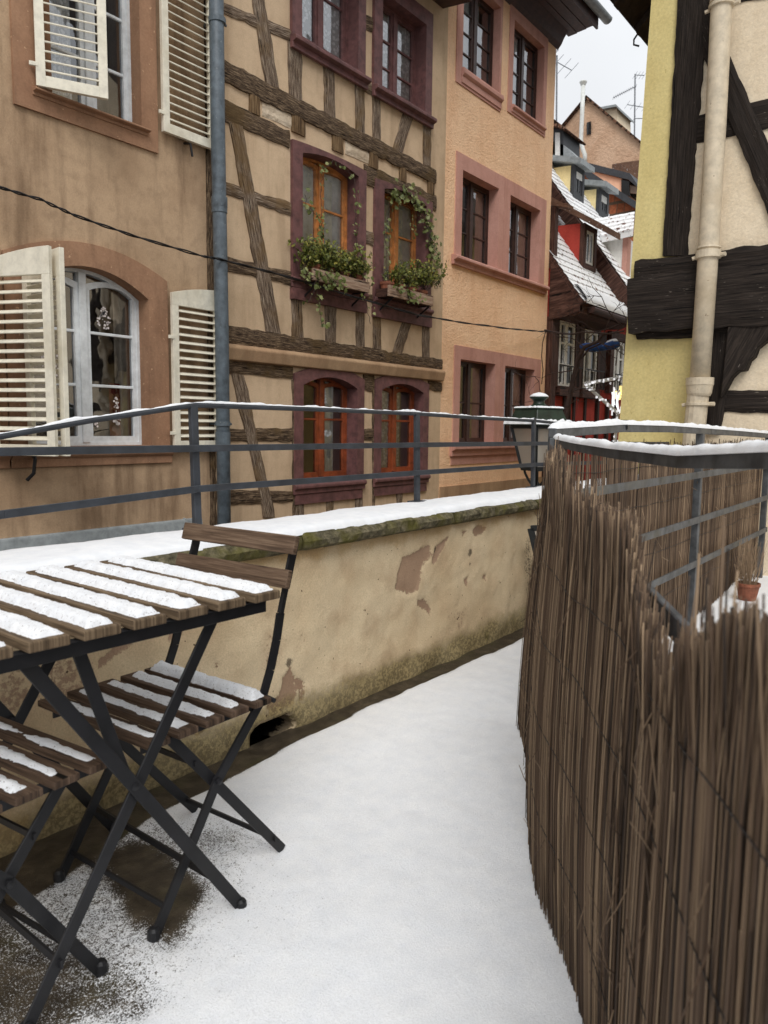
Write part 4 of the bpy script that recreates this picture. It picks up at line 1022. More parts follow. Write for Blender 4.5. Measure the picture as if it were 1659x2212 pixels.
# ------------------------------------------------------------ overhead cable, window boxes, ivy
def cable():
    yc=YF-.22; P=[(-30,392),(0,405),(90,432),(160,465),(290,510),(440,554),(475,560),(600,592),(760,640),(900,680),(1000,697),(1100,710),(1170,716),(1190,716)]
    pts=[U(u,v,1,yc if u<1100 else lerp(yc,YF-.05,(u-1100)/90)) for u,v in P]
    fine=[]
    for a,b in zip(pts[:-1],pts[1:]):
        for k in range(14): fine.append(a.lerp(b,k/14))
    fine.append(pts[-1])
    m=MB(); 
    for ph in (0,math.pi): m.tube([p+V((0,.0065*math.cos(i*.55+ph),.0065*math.sin(i*.55+ph)+.004*N3(i*.2,ph,1))) for i,p in enumerate(fine)],.0062,6)
    o=m.build('overhead_cable',M['cable'],smooth=True); tag(o,'twisted black overhead cable slung low across the house fronts','cable')
cable()
def leaf(mb,tones,p,size,tone,R,lob=True,nrm=None):
    n=V((R.gauss(0,.6),-1+R.gauss(0,.4),R.gauss(.25,.5))).normalized(); a=n.cross(V((R.gauss(0,1),R.gauss(0,1),R.gauss(0,1)))).normalized(); b=n.cross(a)
    sh=[(0,-.5),(.42,-.32),(.34,.02),(.46,.26),(.16,.22),(0,.62),(-.16,.22),(-.46,.26),(-.34,.02),(-.42,-.32)] if lob else [(0,-.6),(.26,-.1),(.2,.3),(0,.6),(-.2,.3),(-.26,-.1)]
    mb.poly([p+a*(x*size)+b*(y*size)+n*(abs(x)*size*.25) for x,y in sh]); tones.extend([tone]*len(sh))
def vine(mb_s,mb_l,tones,P,R,dens=34,size=(.022,.042),spread=.03,y=YF-.06,tone=(.25,.8),lob=True,stemr=.003):
    y=YF-.26 if min(q[1] for q in P)>=586 else y
    pts=[U(u,v,1,y) for u,v in P]; fine=[]
    for a,b in zip(pts[:-1],pts[1:]):
        k=max(2,int((b-a).length/.03))
        for i in range(k): fine.append(a.lerp(b,i/k)+V((R.gauss(0,.006),R.gauss(0,.006),R.gauss(0,.006))))
    fine.append(pts[-1]); mb_s.tube(fine,stemr,5)
    L=sum((b-a).length for a,b in zip(pts[:-1],pts[1:]))
    for k in range(int(L*dens)):
        p=R.choice(fine)+V((R.gauss(0,spread),R.gauss(-.01,.02),R.gauss(0,spread))); leaf(mb_l,tones,p,R.uniform(*size)*1.4,R.uniform(*tone),R,lob)
def box_and_plants(k,U0,U1,V0,V1,label,bl,plabel,vines,bushes,pot_only):
    R=random.Random(40+k); yb=YF-.05
    a=FX(*U0,y=YF-.2); b=FX(*U1,y=YF-.2); x0,x1=a[0],b[0]; zt=(FX(*U0,y=YF-.2)[1]+FX(*U1,y=YF-.2)[1])/2; zb=(FX(*V0,y=YF-.2)[1]+FX(*V1,y=YF-.2)[1])/2
    root=thing('window_box',label,'window box',((x0+x1)/2,YF-.12,zb),'window boxes on the maroon sills')
    m=MB(); m.box(x0,x1,YF-.235,YF-.205,zb,zt); m.build('front_board',M['planter'],root,bevel=.003)
    m=MB(); m.box(x0,x1,YF-.205,YF-.04,zb,zb+.02); m.box(x0,x0+.02,YF-.205,YF-.05,zb+.02,zt-.03); m.box(x1-.02,x1,YF-.205,YF-.05,zb+.02,zt-.03); m.build('tray',M['brownwood'],root)
    for q in range(4):
        m=MB(); cx=lerp(x0+.1,x1-.1,q/3); m.lathe([(.055,0),(.075,.12),(.082,.12),(.082,.15),(.074,.15),(.070,.13)],(cx,YF-.125,zb+.022),14); m.build('flower_pot',M['terracotta'],root,smooth=False)
    for q in (.08,.92):
        br=MB(); br.bar((lerp(x0,x1,q),YF-.03,zb-.14),(lerp(x0,x1,q),YF-.22,zb-.012),.02,.006,(0,1,0)); br.bar((lerp(x0,x1,q),YF-.03,zb-.007),(lerp(x0,x1,q),YF-.235,zb-.007),.02,.008,(1,0,0)); br.build('bracket',M['cable'],root)
    pl=thing('ivy_plant',plabel,'plant',((x0+x1)/2,YF-.12,zt),'ivy and shrubs growing from the window boxes')
    st=MB(); lf=MB(); tn=[]
    for P,dn,sp,sz in vines: vine(st,lf,tn,P,R,dn,sz,sp)
    st.build('stem',M['twig'],pl,smooth=True); lf.att['tone']=tn; lf.build('ivy_leaves',M['ivy'],pl)
    s2=MB(); l2=MB(); t2=[]
    for (u,v),(du,dv),nb,nl in bushes:
        c=U(u,v,1,YF-.14)
        for q in range(nb):
            an=R.uniform(-1.2,1.2); L=R.uniform(.10,.30)*dv; tip=c+V((R.uniform(-1,1)*du+math.sin(an)*L*.6,R.gauss(-.04,.07),math.cos(an)*L*.9)); base=c+V((R.uniform(-1,1)*du,R.gauss(0,.03),-.06))
            md=(base+tip)/2+V((R.gauss(0,.02),R.gauss(-.02,.02),R.gauss(.02,.02))); s2.tube([base,md,tip],.0022,4)
            for w in range(nl):
                t=R.uniform(.25,1.05); p=(base.lerp(md,t*2) if t<.5 else md.lerp(tip,t*2-1))+V((R.gauss(0,.014),R.gauss(0,.014),R.gauss(0,.014)))
                leaf(l2,t2,p,R.uniform(.022,.045),min(1,max(0,R.gauss(.45,.25))),R,False)
    s2.build('twigs',M['twig'],pl); l2.att['tone']=t2; l2.build('shrub_leaves',M['shrub'],pl)
box_and_plants(1,(672,582),(793,608),(672,606),(793,633),'grey board window box under the larger left bay window, mostly covered by leaves','a','bushy ivy and shrub spilling from the left window box, one long strand trailing down',
 [([(690,580),(697,520),(688,470),(660,440),(658,420)],60,.035,(.02,.045)),([(697,575),(695,500),(694,420),(697,365)],26,.02,(.018,.035)),([(697,365),(720,350),(745,362),(765,385)],24,.02,(.02,.04)),([(765,385),(770,430),(767,500),(772,540),(766,580)],34,.012,(.02,.04)),
  ([(656,588),(680,598),(705,606),(735,612)],150,.045,(.02,.045)),([(662,575),(655,600),(665,615)],50,.03,(.02,.04)),([(690,600),(684,630),(690,665),(697,705)],55,.018,(.02,.04)),([(690,600),(672,640),(664,655)],20,.02,(.02,.035)),([(775,585),(792,600),(798,625)],45,.03,(.02,.04)),([(785,640),(795,670),(800,700)],22,.02,(.018,.035))],
 [((665,572),(.10,1),34,26),((700,578),(.14,1),60,30),((738,585),(.15,.9),54,28),((770,594),(.10,.8),24,22)],False)
box_and_plants(2,(836,618),(931,638),(836,640),(931,662),'grey board window box under the smaller right bay window, its planks and clay pots showing','b','ivy arching over the top of the right bay window and down beside it',
 [([(838,610),(834,560),(834,500),(842,445),(862,420)],46,.03,(.018,.038)),([(846,430),(866,415),(890,425),(910,445),(922,470),(930,510),(934,550),(940,575)],150,.058,(.022,.05)),([(896,430),(898,470),(893,500)],90,.045,(.02,.042)),([(930,510),(948,560),(958,590)],50,.03,(.02,.04)),
  ([(850,622),(875,628),(900,640)],60,.03,(.02,.045)),([(905,640),(895,650),(880,640)],70,.05,(.02,.045)),([(938,575),(945,600),(950,612)],30,.03,(.018,.034))],
 [((850,608),(.07,.7),16,18),((884,612),(.12,1),44,24),((912,612),(.10,1.1),34,22),((936,612),(.07,1.1),14,14)],False)
# ================================================================ RED HOUSE AND THE ROOFS BEYOND
def recalc(o):
    import bmesh
    bm=bmesh.new(); bm.from_mesh(o.data); bmesh.ops.recalc_face_normals(bm,faces=bm.faces); bm.to_mesh(o.data); bm.free(); return o
YE,ZE=4.9,3.17
def rp(u,v,m,dz=0):
    d=ray(u,v); t=(ZE+dz-m*YE-EYE)/(d.z-m*d.y); return V((0,0,EYE))+d*t
lo,hi=.8,2.6
for _ in range(40):
    md=(lo+hi)/2
    if rp(1201,496,md).x>rp(1257,577,md).x: lo=md
    else: hi=md
SL=(lo+hi)/2
zroof=lambda y,dz=0: ZE+dz+SL*(y-YE)
def dormer(house,A,Btop,uright,wall,post,dz=0,roofpx=None,roofmat=None,rth=.10,blind=None,winmat=None,over=.12,cheekname='dormer',cornice=None):
    """A: photo position of the cheek's foot at the front, Btop: top of the same edge; returns the dormer (wall mesh)"""
    a=rp(*A,SL,dz); xd=a.x; yf=a.y; zt=U(*Btop,0,xd).z; x1=U(uright,(A[1]+Btop[1])/2,1,yf).x
    yb=YE+(zt-ZE-dz)/SL+.5
    m=MB(); m.prism([(xd,yf,zroof(yf,dz)-.25),(xd,yf,zt),(xd,yb,zt+.05),(xd,yb,zt-.3)],(x1-xd,0,0)); d=m.build(cheekname,wall,house)
    p=MB(); pw=min(.14,(x1-xd)*.16)
    z0=zroof(yf,dz)+.0
    for xx in (xd-.015,x1-pw): p.box(xx,xx+pw+.015,yf-.03,yf+.05,z0-.05,zt)
    p.box(xd+pw,x1-pw,yf-.026,yf+.05,zt-.09,zt); p.box(xd+pw,x1-pw,yf-.03,yf+.05,z0-.02,z0+.08); p.build('dormer_frame',post,d)
    f=MB(); xa,xb=xd+pw+.01,x1-pw-.01; za,zb=z0+.08,zt-.09; t=.05
    f.box(xa,xa+t,yf-.012,yf+.03,za,zb); f.box(xb-t,xb,yf-.012,yf+.03,za,zb); f.box(xa,xb,yf-.01,yf+.03,za,za+t); f.box(xa,xb,yf-.01,yf+.03,zb-t,zb); f.box((xa+xb)/2-.02,(xa+xb)/2+.02,yf-.014,yf+.03,za,zb); w=f.build('window_frame',winmat or M['white'],d)
    g=MB(); g.poly([(xa,yf-.002,za),(xb,yf-.002,za),(xb,yf-.002,zb),(xa,yf-.002,zb)]); g.build('pane',M['darkpane'],d)
    if blind: b=MB(); b.box(xa,xb,yf-.022,yf-.005,lerp(za,zb,1-blind),zb); b.build('blind',M['white'],d)
    xo=xd-over
    if roofpx: p1=U(*roofpx[0],0,xo); p2=U(*roofpx[1],0,xo)
    else: p1=V((xo,yb,zt+.25)); p2=V((xo,yf-.2,zt-.02))
    sl=(p2.z-p1.z)/(p2.y-p1.y); yr=p1.y+.8; pr=V((xo,yr,p1.z+sl*.8))
    m=MB(); m.prism([p2,pr,pr+V((0,0,rth)),p2+V((0,0,rth))],(x1+over-xo,0,0)); rf=m.build('dormer_roof',roofmat or M['zinc'],d)
    return d,xd,yf,x1,zt
M['darkpane']=paint('dark_window_glass',(34,36,40),.06,.1,.0,spec=.6)
def slope_roof(house,x0,x1,dz,ya,yb,mat,name='roof',th=.14):
    m=MB(); L=math.hypot(yb-ya,SL*(yb-ya)); n=V((0,-SL,1)).normalized()
    def q(x,y,o): return V((x,y,zroof(y,dz)))+n*o
    nx=max(2,int((x1-x0)/.08)); ny=max(4,int(L/.15)) # tile courses stepped
    for j in range(ny):
        t0,t1=j/ny,(j+1)/ny; y0,y1=lerp(ya,yb,t0),lerp(ya,yb,t1)
        m.poly([q(x0,y0,.014),q(x1,y0,.014),q(x1,y1,.0),q(x0,y1,.0)],[(x0,t0*L),(x1,t0*L),(x1,t1*L),(x0,t1*L)])
        m.poly([q(x0,y0,0),q(x1,y0,0),q(x1,y0,.014),q(x0,y0,.014)],[(x0,t0*L),(x1,t0*L),(x1,t0*L),(x0,t0*L)])
    o=m.build(name,mat,house)
    m=MB(); m.prism([q(x0,ya,-th),q(x0,ya,-.004),q(x0,yb,-.004),q(x0,yb,-th)],(x1-x0,0,0)); m.build('roof_deck',M['brownwood'],o)
    return o
def red_house():
    XA=OX1+.03; XE=rp(1318,624,SL).x; y=YF-.02
    r=thing('red_house','red timber-framed house with white windows and steep snowy tiled roof, beyond the orange house','house',(13,YF,-3))
    f=lambda u,v:FX(u,v,y=y)
    m=MB(); m.box(XA,XE,y,y+6,-3,3.75); m.build('wall',M['redw'],r)
    # eave box, boards and snow edge
    m=MB(); m.prism([(XA-.02,y,2.86),(XA-.02,4.95,2.84),(XA-.02,4.86,2.88),(XA-.02,4.86,3.02),(XA-.02,5.3,3.55),(XA-.02,y,3.55)],(XE-XA,0,0)); m.build('eave_boards',M['brownwood'],r)
    m=MB(); P=[(4.80+.07*math.cos(math.radians(a)),2.97+.07*math.sin(math.radians(a))) for a in range(180,361,30)]+[(4.86,2.99),(4.74,2.99)]
    m.prism([(XA+.25,a,b) for a,b in P],(XE-XA-.2,0,0)); m.build('gutter',M['soffit'],r)
    m=MB(); m.prism([(XA-.045,y-.02,2.80),(XA-.045,5.08,2.84),(XA-.045,4.86,2.90),(XA-.045,4.86,zroof(4.86)-.10),(XA-.045,y-.02,zroof(y)-.12)],(.10,0,0)); m.build('verge_box',M['brownwood'],r)
    m=MB(); m.box(XA+.075,XA+.5,5.02,5.3,2.86,3.1); m.build('patched_plaster',M['orange'],r)
    roof=slope_roof(r,XA-.03,XE,0,4.80,9.2,M['snowtile'])
    # snow sheet at the eave
    s=MB()
    nx=80
    n=V((0,-SL,1)).normalized()
    def sp(a,b):
        x=lerp(XA+.02,XE-.02,a); yy=lerp(4.79,5.00+.06*FR(x*2,1,3,3)+.0,b); e=min(1,b/.15,(1-b)/.12)
        return V((x,yy,zroof(yy)))+n*(.012+.05*e)
    s.grid(sp,nx,8); s.build('snow_sheet',M['snow'],roof,smooth=True)
    # posts, sills, battens
    D=M['brownwood']
    m=MB(); m.box(XA-.03,XA+.17,y-.08,y+.02,-3,2.86); m.build('corner_post',D,r,bevel=.01)
    z1=f(1215,835)[1]; z0=z1-.16
    for a,b in ((1197,1240),(1247,1285)):
        m=MB(); m.box(f(a,850)[0],f(b,850)[0],y-.10,y+.02,z0,z1); m.build('sill_beam',D,r,bevel=.006)
    for u in (1217,1238,1262,1290,1312,1327):
        x=f(u,880)[0]; m=MB(); m.box(x-.04,x+.04,y-.03,y+.02,-1,z0+.02); m.build('batten',M['darkwood2'],r)
    def win(u0,u1,v0,v1,sh,bars=3):
        x0,zt=f(u0,v0); x1,zb=f(u1,v1); zb=z1 if v1>800 else zb
        zt=f((u0+u1)/2,v0+(6 if u0<1210 else 4))[1]
        fr=MB(); fr.box(x0-.20,x0-.03,y-.06,y+.02,z1-.02,2.9); fr.box(x1+.03,x1+.12,y-.06,y+.02,z1-.02,2.9); fr.box(x0-.03,x1+.03,y-.058,y+.02,zt+.02,2.9); 
        w=MB(); t=.06; xm=lerp(x0,x1,.42)
        w.box(x0,x0+t,y-.05,y-.005,zb,zt); w.box(x1-t,x1,y-.05,y-.005,zb,zt); w.box(x0,x1,y-.049,y-.005,zb,zb+t); w.box(x0,x1,y-.049,y-.005,zt-t,zt); w.box(xm-.06,xm+.06,y-.055,y-.005,zb,zt)
        for k in range(1,bars): z=lerp(zb,zt,k/bars); w.box(x0,x1,y-.045,y-.01,z-.018,z+.018)
        o=w.build('window',M['white'],r); fr.build('surround',D,o)
        g=MB(); g.poly([(x0,y-.02,zb),(x1,y-.02,zb),(x1,y-.02,zt),(x0,y-.02,zt)]); g.build('pane',M['darkpane'],o)
        if sh:
            q=MB(); q.box(x1+.13,x1+.13+sh,y-.05,y-.015,zb+.02,zt); q.build('shutter',M['darkwood2'],o)
        bl=MB(); bl.tube([(x0-.15,y-.14,z1+.32),(x1+.15,y-.14,z1+.32)],.012,5)
        for k in range(7): xx=lerp(x0-.15,x1+.15,k/6); bl.tube([(xx,y-.14,z1+.02),(xx,y-.14,z1+.32)],.008,4)
        bl.build('sill_railing',M['cable'],o)
    win(1204,1232,690,832,.28); win(1258,1281,710,836,.30); win(1323,1339,735,840,.1)
    # dormers
    d,xd,yf,x1,zt=dormer(r,(1257,577),(1254,483),1285,M['redw'],D,0,((1216,452),(1304,499)),M['oldroof'],.10,winmat=M['white'])
    xr_=U(1201,500,1,yf).x; wl=min(.85,xr_-OX1-.06)
    m=MB(); m.prism([(xr_-wl,yf,zroof(yf)-.2),(xr_-wl,yf,zt),(xr_-wl,yf+1.4,zt+.1),(xr_-wl,yf+1.4,zt-.2)],(wl,0,0)); d2=m.build('dormer',M['redw'],r)
    m=MB(); m.box(xr_-.11,xr_+.01,yf-.03,yf+.05,zroof(yf)-.02,zt); m.box(xr_-wl,xr_-.11,yf-.03,yf+.05,zt-.1,zt); m.build('dormer_frame',D,d2)
    m=MB(); m.prism([(xr_-wl,yf-.22,zt-.04),(xr_-wl,yf+1.6,zt+.45),(xr_-wl,yf+1.6,zt+.50),(xr_-wl,yf-.22,zt+.02)],(wl+.13,0,0)); m.build('dormer_roof',M['oldroof'],d2)
    return XE
M['darkwood2']=oldwood('dark_brown_boards',(30,20,18),(54,38,34),(78,58,50),None,2,40,.75,.3)
XR1=red_house()
def yellow_dormer_house():
    DZ=.42; XE=rp(1316,480,SL,DZ).x+.5; YB=rp(1212,348,SL,DZ).y
    r=thing('yellow_dormered_house','steep snowy roof with two yellow dormers and one white dormer behind the red house','house',(XR1+3,YF,-3))
    m=MB(); m.box(XR1+.02,XE,YF+.02,YF+7,-3,3.9); m.build('wall',M['redw'],r)
    roof=slope_roof(r,XR1+.02,XE,DZ,4.75,YB,M['snowtile'],th=.30)
    n=V((0,-SL,1)).normalized(); m=MB()
    q=lambda y,o:V((XR1-.04,y,zroof(y,DZ)))+n*o
    m.prism([q(4.7,-.34),q(4.7,-.02),q(YB,-.02),q(YB,-.34)],(.05,0,0)); m.build('verge_board',M['brownwood'],r)
    dormer(r,(1237,424),(1237,357),1259,M['yel2'],M['graydark'],DZ,((1200,347),(1254,352)),M['zinc'],.10,blind=.3,winmat=M['graydark'])
    dormer(r,(1292,463),(1293,408),1312,M['yel2'],M['graydark'],DZ,((1258,398),(1309,402)),M['zinc'],.10,blind=.4,winmat=M['graydark'])
    # white gabled dormer
    a=rp(1350,591,SL,DZ); xd=a.x; yf=a.y; zt=U(1350,514,0,xd).z
    m=MB(); m.prism([(xd,yf,zroof(yf,DZ)-.2),(xd,yf,zt),(xd,yf+2.2,zt),(xd,yf+2.2,zt-.4)],(1.3,0,0)); d=m.build('dormer',M['white'],r)
    m=MB(); m.box(xd-.02,xd+.16,yf-.03,yf+.06,zroof(yf,DZ)-.1,zt); m.build('dormer_frame',M['pink'],d)
    pl=[U(1300,512,0,xd-.15),U(1368,497,0,xd-.15),U(1371,457,0,xd+.55),U(1280,474,0,xd+.55)]
    k=MB(); b,c=pl[0],pl[1]; e,g=pl[3],pl[2]
    ny=5
    for j in range(ny):
        t0,t1=j/ny,(j+1)/ny; up=V((0,0,.03))
        p0,p1,p2,p3=b.lerp(e,t0)+up,c.lerp(g,t0)+up,c.lerp(g,t1),b.lerp(e,t1); L=(p1-p0).length
        k.poly([p0,p1,p2,p3],[(0,t0*.75),(L,t0*.75),(L,t1*.75),(0,t1*.75)]); k.poly([p0-up,p1-up,p1,p0],[(0,t0*.75+.0),(L,t0*.75),(L,t0*.75),(0,t0*.75)])
    k.prism([b-V((0,0,.1)),c-V((0,0,.1)),g-V((0,0,.1)),e-V((0,0,.1))],(0,0,.09)); k.build('dormer_roof',M['snowtile'],d)
    # small upper dormer at the corner of the orange house
    x=22.0; P=lambda u,v:U(u,v,0,x)
    m=MB(); p=[P(1186,345),P(1217,345),P(1217,282),P(1186,270)]; m.prism(p,(1.2,0,0)); d=m.build('dormer',M['graydark'],r)
    m=MB(); m.prism([P(1200,343)-V((.03,0,0)),P(1210,343)-V((.03,0,0)),P(1210,287)-V((.03,0,0)),P(1200,287)-V((.03,0,0))],(.05,0,0)); m.build('window_frame',M['white'],d)
    m=MB(); m.prism([P(1180,262)-V((.3,0,0)),P(1198,258)-V((.3,0,0)),P(1229,283)-V((.3,0,0)),P(1226,286)-V((.3,0,0)),P(1198,276)-V((.3,0,0)),P(1180,276)-V((.3,0,0))],(1.6,0,0)); m.build('dormer_roof',M['tile'],d)
    m=MB(); m.prism([P(1180,300),P(1216,312),P(1258,350),P(1248,357),P(1180,357)],(.6,0,0)); m.build('upper_roof',M['zinc'],r)
yellow_dormer_house()
def plane_poly(x,pts,ext): 
    m=MB(); m.prism([U(u,v,0,x) for u,v in pts],(ext,0,0)); return m
def far_houses():
    x=25.5
    r=thing('brick_gable_house','brick gable with dark bargeboards and a peach dormer, partly hidden by the yellow wall corner','house',tuple(U(1330,450,0,x)))
    plane_poly(x,[(1240,365),(1262,372),(1385,452),(1385,560),(1240,560)],3).build('gable_wall',M['brick'],r)
    plane_poly(x-.25,[(1258,366),(1262,362),(1378,438),(1378,454),(1267,384)],.24).build('bargeboard',M['graydark'],r)
    d=plane_poly(x+1.0,[(1270,362),(1343,386),(1342,420),(1372,440),(1300,440)],2.0).build('dormer',M['peach'],r)
    plane_poly(x+.9,[(1250,349),(1256,348),(1360,374),(1376,398),(1376,404),(1358,388),(1276,368)],2.6).build('dormer_roof',M['graydark'],d)
    plane_poly(x+.93,[(1342,388),(1359,392),(1360,424),(1342,418)],.06).build('window_frame',M['blackboard'],d)
    plane_poly(x+1.4,[(1358,400),(1385,404),(1385,418),(1358,416)],.5).build('snow_patch',M['snow'],r)
    plane_poly(x+1.5,[(1358,417),(1385,412),(1385,424),(1366,428)],.5).build('eave',M['blackboard'],r)
    x=31.0
    g=thing('roughcast_gable_house','tall tan roughcast gable with one small dark window, white flue and pale chimney','house',tuple(U(1290,300,0,x)))
    m=MB(); Q=[U(u,v,0,x) for u,v in [(1190,298),(1265,211),(1410,332),(1410,520),(1190,520)]]
    wq=[U(u,v,0,x) for u,v in [(1268.5,292),(1277.5,290),(1277.5,263),(1268.5,266)]]
    m.prism(Q,(8,0,0)); m.build('gable_wall',M['rough'],g)
    m=MB(); m.prism([p-V((.06,0,0)) for p in wq],(.05,0,0)); m.build('window',M['darkpane'],g)
    plane_poly(x-.15,[(1188,300),(1264,207),(1266,205),(1412,328),(1412,334),(1265,212),(1189,304)],8.3).build('roof',M['tile'],g)
    plane_poly(x-.01,[(1330,361),(1352,357),(1392,352),(1392,400),(1330,372)],-.4).build('lower_roof',M['oldroof'],g)
    c=plane_poly(x+2,[(1300,262),(1300,233),(1333,228),(1334,262)],1.6).build('chimney',M['creamw'],g)
    plane_poly(x+1.8,[(1297,236),(1297,231),(1330,225),(1337,232),(1337,237),(1331,230)],2.0).build('chimney_cap',M['zinc'],c)
    P=[(1260,178),(1257.5,250),(1255.5,290),(1255,304),(1259,322),(1263.5,334),(1264,352)]
    pts=[U(u,v,0,x-.5) for u,v in P]; m=MB(); m.tube(pts,.085,14); fl=m.build('flue_pipe',M['flue'],g,smooth=True)
    m=MB(); m.lathe([(.09,-.12),(.15,0),(.15,.03),(.02,.10)],pts[0],16); 
    b=U(1248,306,0,x-.5); m.tube([pts[3]+V((0,0,.06)),b+V((0,0,.06)),b+V((0,0,-.08))],.07,10); m.build('flue_cap',M['flue'],fl)
far_houses()
def antenna(name,label,x,mast,yagis,loc):
    r=thing(name,label,'antenna',loc,'rooftop TV antennas'); P=lambda u,v:U(u,v,0,x)
    m=MB(); m.tube([P(*mast[0]),P(*mast[1])],.028,6); m.build('mast',M['antenna'],r)
    for a,b,n,L in yagis:
        m=MB(); p,q=P(*a),P(*b); m.tube([p,q],.016,5); d=(q-p).normalized()
        for k in range(n):
            c=p.lerp(q,k/max(1,n-1)); o=V((.5,d.z*.3,.55))*(L/2); m.tube([c-o,c+o],.009,4)
        m.build('yagi_boom',M['antenna'],r)
antenna('tv_antenna','tall mast with several yagi antennas beside the chimney, next to the yellow wall corner',32,((1372,160),(1370.5,300)),(((1325,211),(1374,186),13,.42),((1355,226),(1392,232),4,.7),((1372,162),(1392,163),4,.7),((1370,256),(1392,256),2,.5)),tuple(U(1370.5,300,0,32)))
antenna('tv_antenna','antenna with thin spread elements just right of the orange house eave, above the small dormer',24,((1203,120),(1202,262)),(((1203,134),(1235,152),3,1.1),((1203,108),(1207,104),3,.5)),tuple(U(1202,262,0,24)))
antenna('tv_antenna','small antenna peeking out right under the end of the brown eave',26,((1240,52),(1236,40)),(((1240,52),(1271,50),4,.7),),tuple(U(1240,52,0,26)))
# ================================================================ RIGHT-HAND HOUSE (front plane x = XH)
XH=6.4
def RX(u,v,x=XH): p=U(u,v,0,x); return V((x,p.y,p.z))
def beamx(house,a0,a1,b0,b1,mat,proud=.03,jit=.008,name='timber_beam',back=.03):
    a0,a1,b0,b1=[RX(*p,x=XH-proud) for p in (a0,a1,b0,b1)]
    L=(a1-a0).length; n=max(3,int(L/.05)); nw=6; sd=RND.random()*50; w=(b0-a0).length; m=MB(); o=RND.random()*20
    def P(i,j):
        t=i/n; s=j/nw; a=a0.lerp(a1,t); b=b0.lerp(b1,t); p=a.lerp(b,s); d=(b-a).normalized()
        if j==0: p-=d*jit*(1+1.5*FR(t*L*8,sd,0,3))
        if j==nw: p+=d*jit*(1+1.5*FR(t*L*8,sd,5,3))
        return p+V(((.01 if j in(0,nw) else 0)-.008*N3(t*L*6,s*4,sd),0,0))
    b=m.add([P(i,j) for i in range(n+1) for j in range(nw+1)]); bb=m.add([V((XH+back,P(i,j).y,P(i,j).z)) for i in range(n+1) for j in (0,nw)])
    for i in range(n):
        u0,u1=o+i/n*L,o+(i+1)/n*L
        for j in range(nw):
            k=b+i*(nw+1)+j; m.face([k,k+nw+1,k+nw+2,k+1],[(u0,o+j/nw*w),(u1,o+j/nw*w),(u1,o+(j+1)/nw*w),(u0,o+(j+1)/nw*w)])
        m.face([b+i*(nw+1),bb+i*2,bb+i*2+2,b+(i+1)*(nw+1)],[(u0,o),(u0,o+.05),(u1,o+.05),(u1,o)])
        m.face([b+i*(nw+1)+nw,b+(i+1)*(nw+1)+nw,bb+i*2+3,bb+i*2+1],[(u0,o),(u1,o),(u1,o+.05),(u0,o+.05)])
    for i in (0,n):
        q=[b+i*(nw+1)+j for j in range(nw+1)]+[bb+i*2+1,bb+i*2]; m.face(q,[(o,o+.02*k) for k in range(nw+3)])
    return recalc(m.build(name,mat,house))
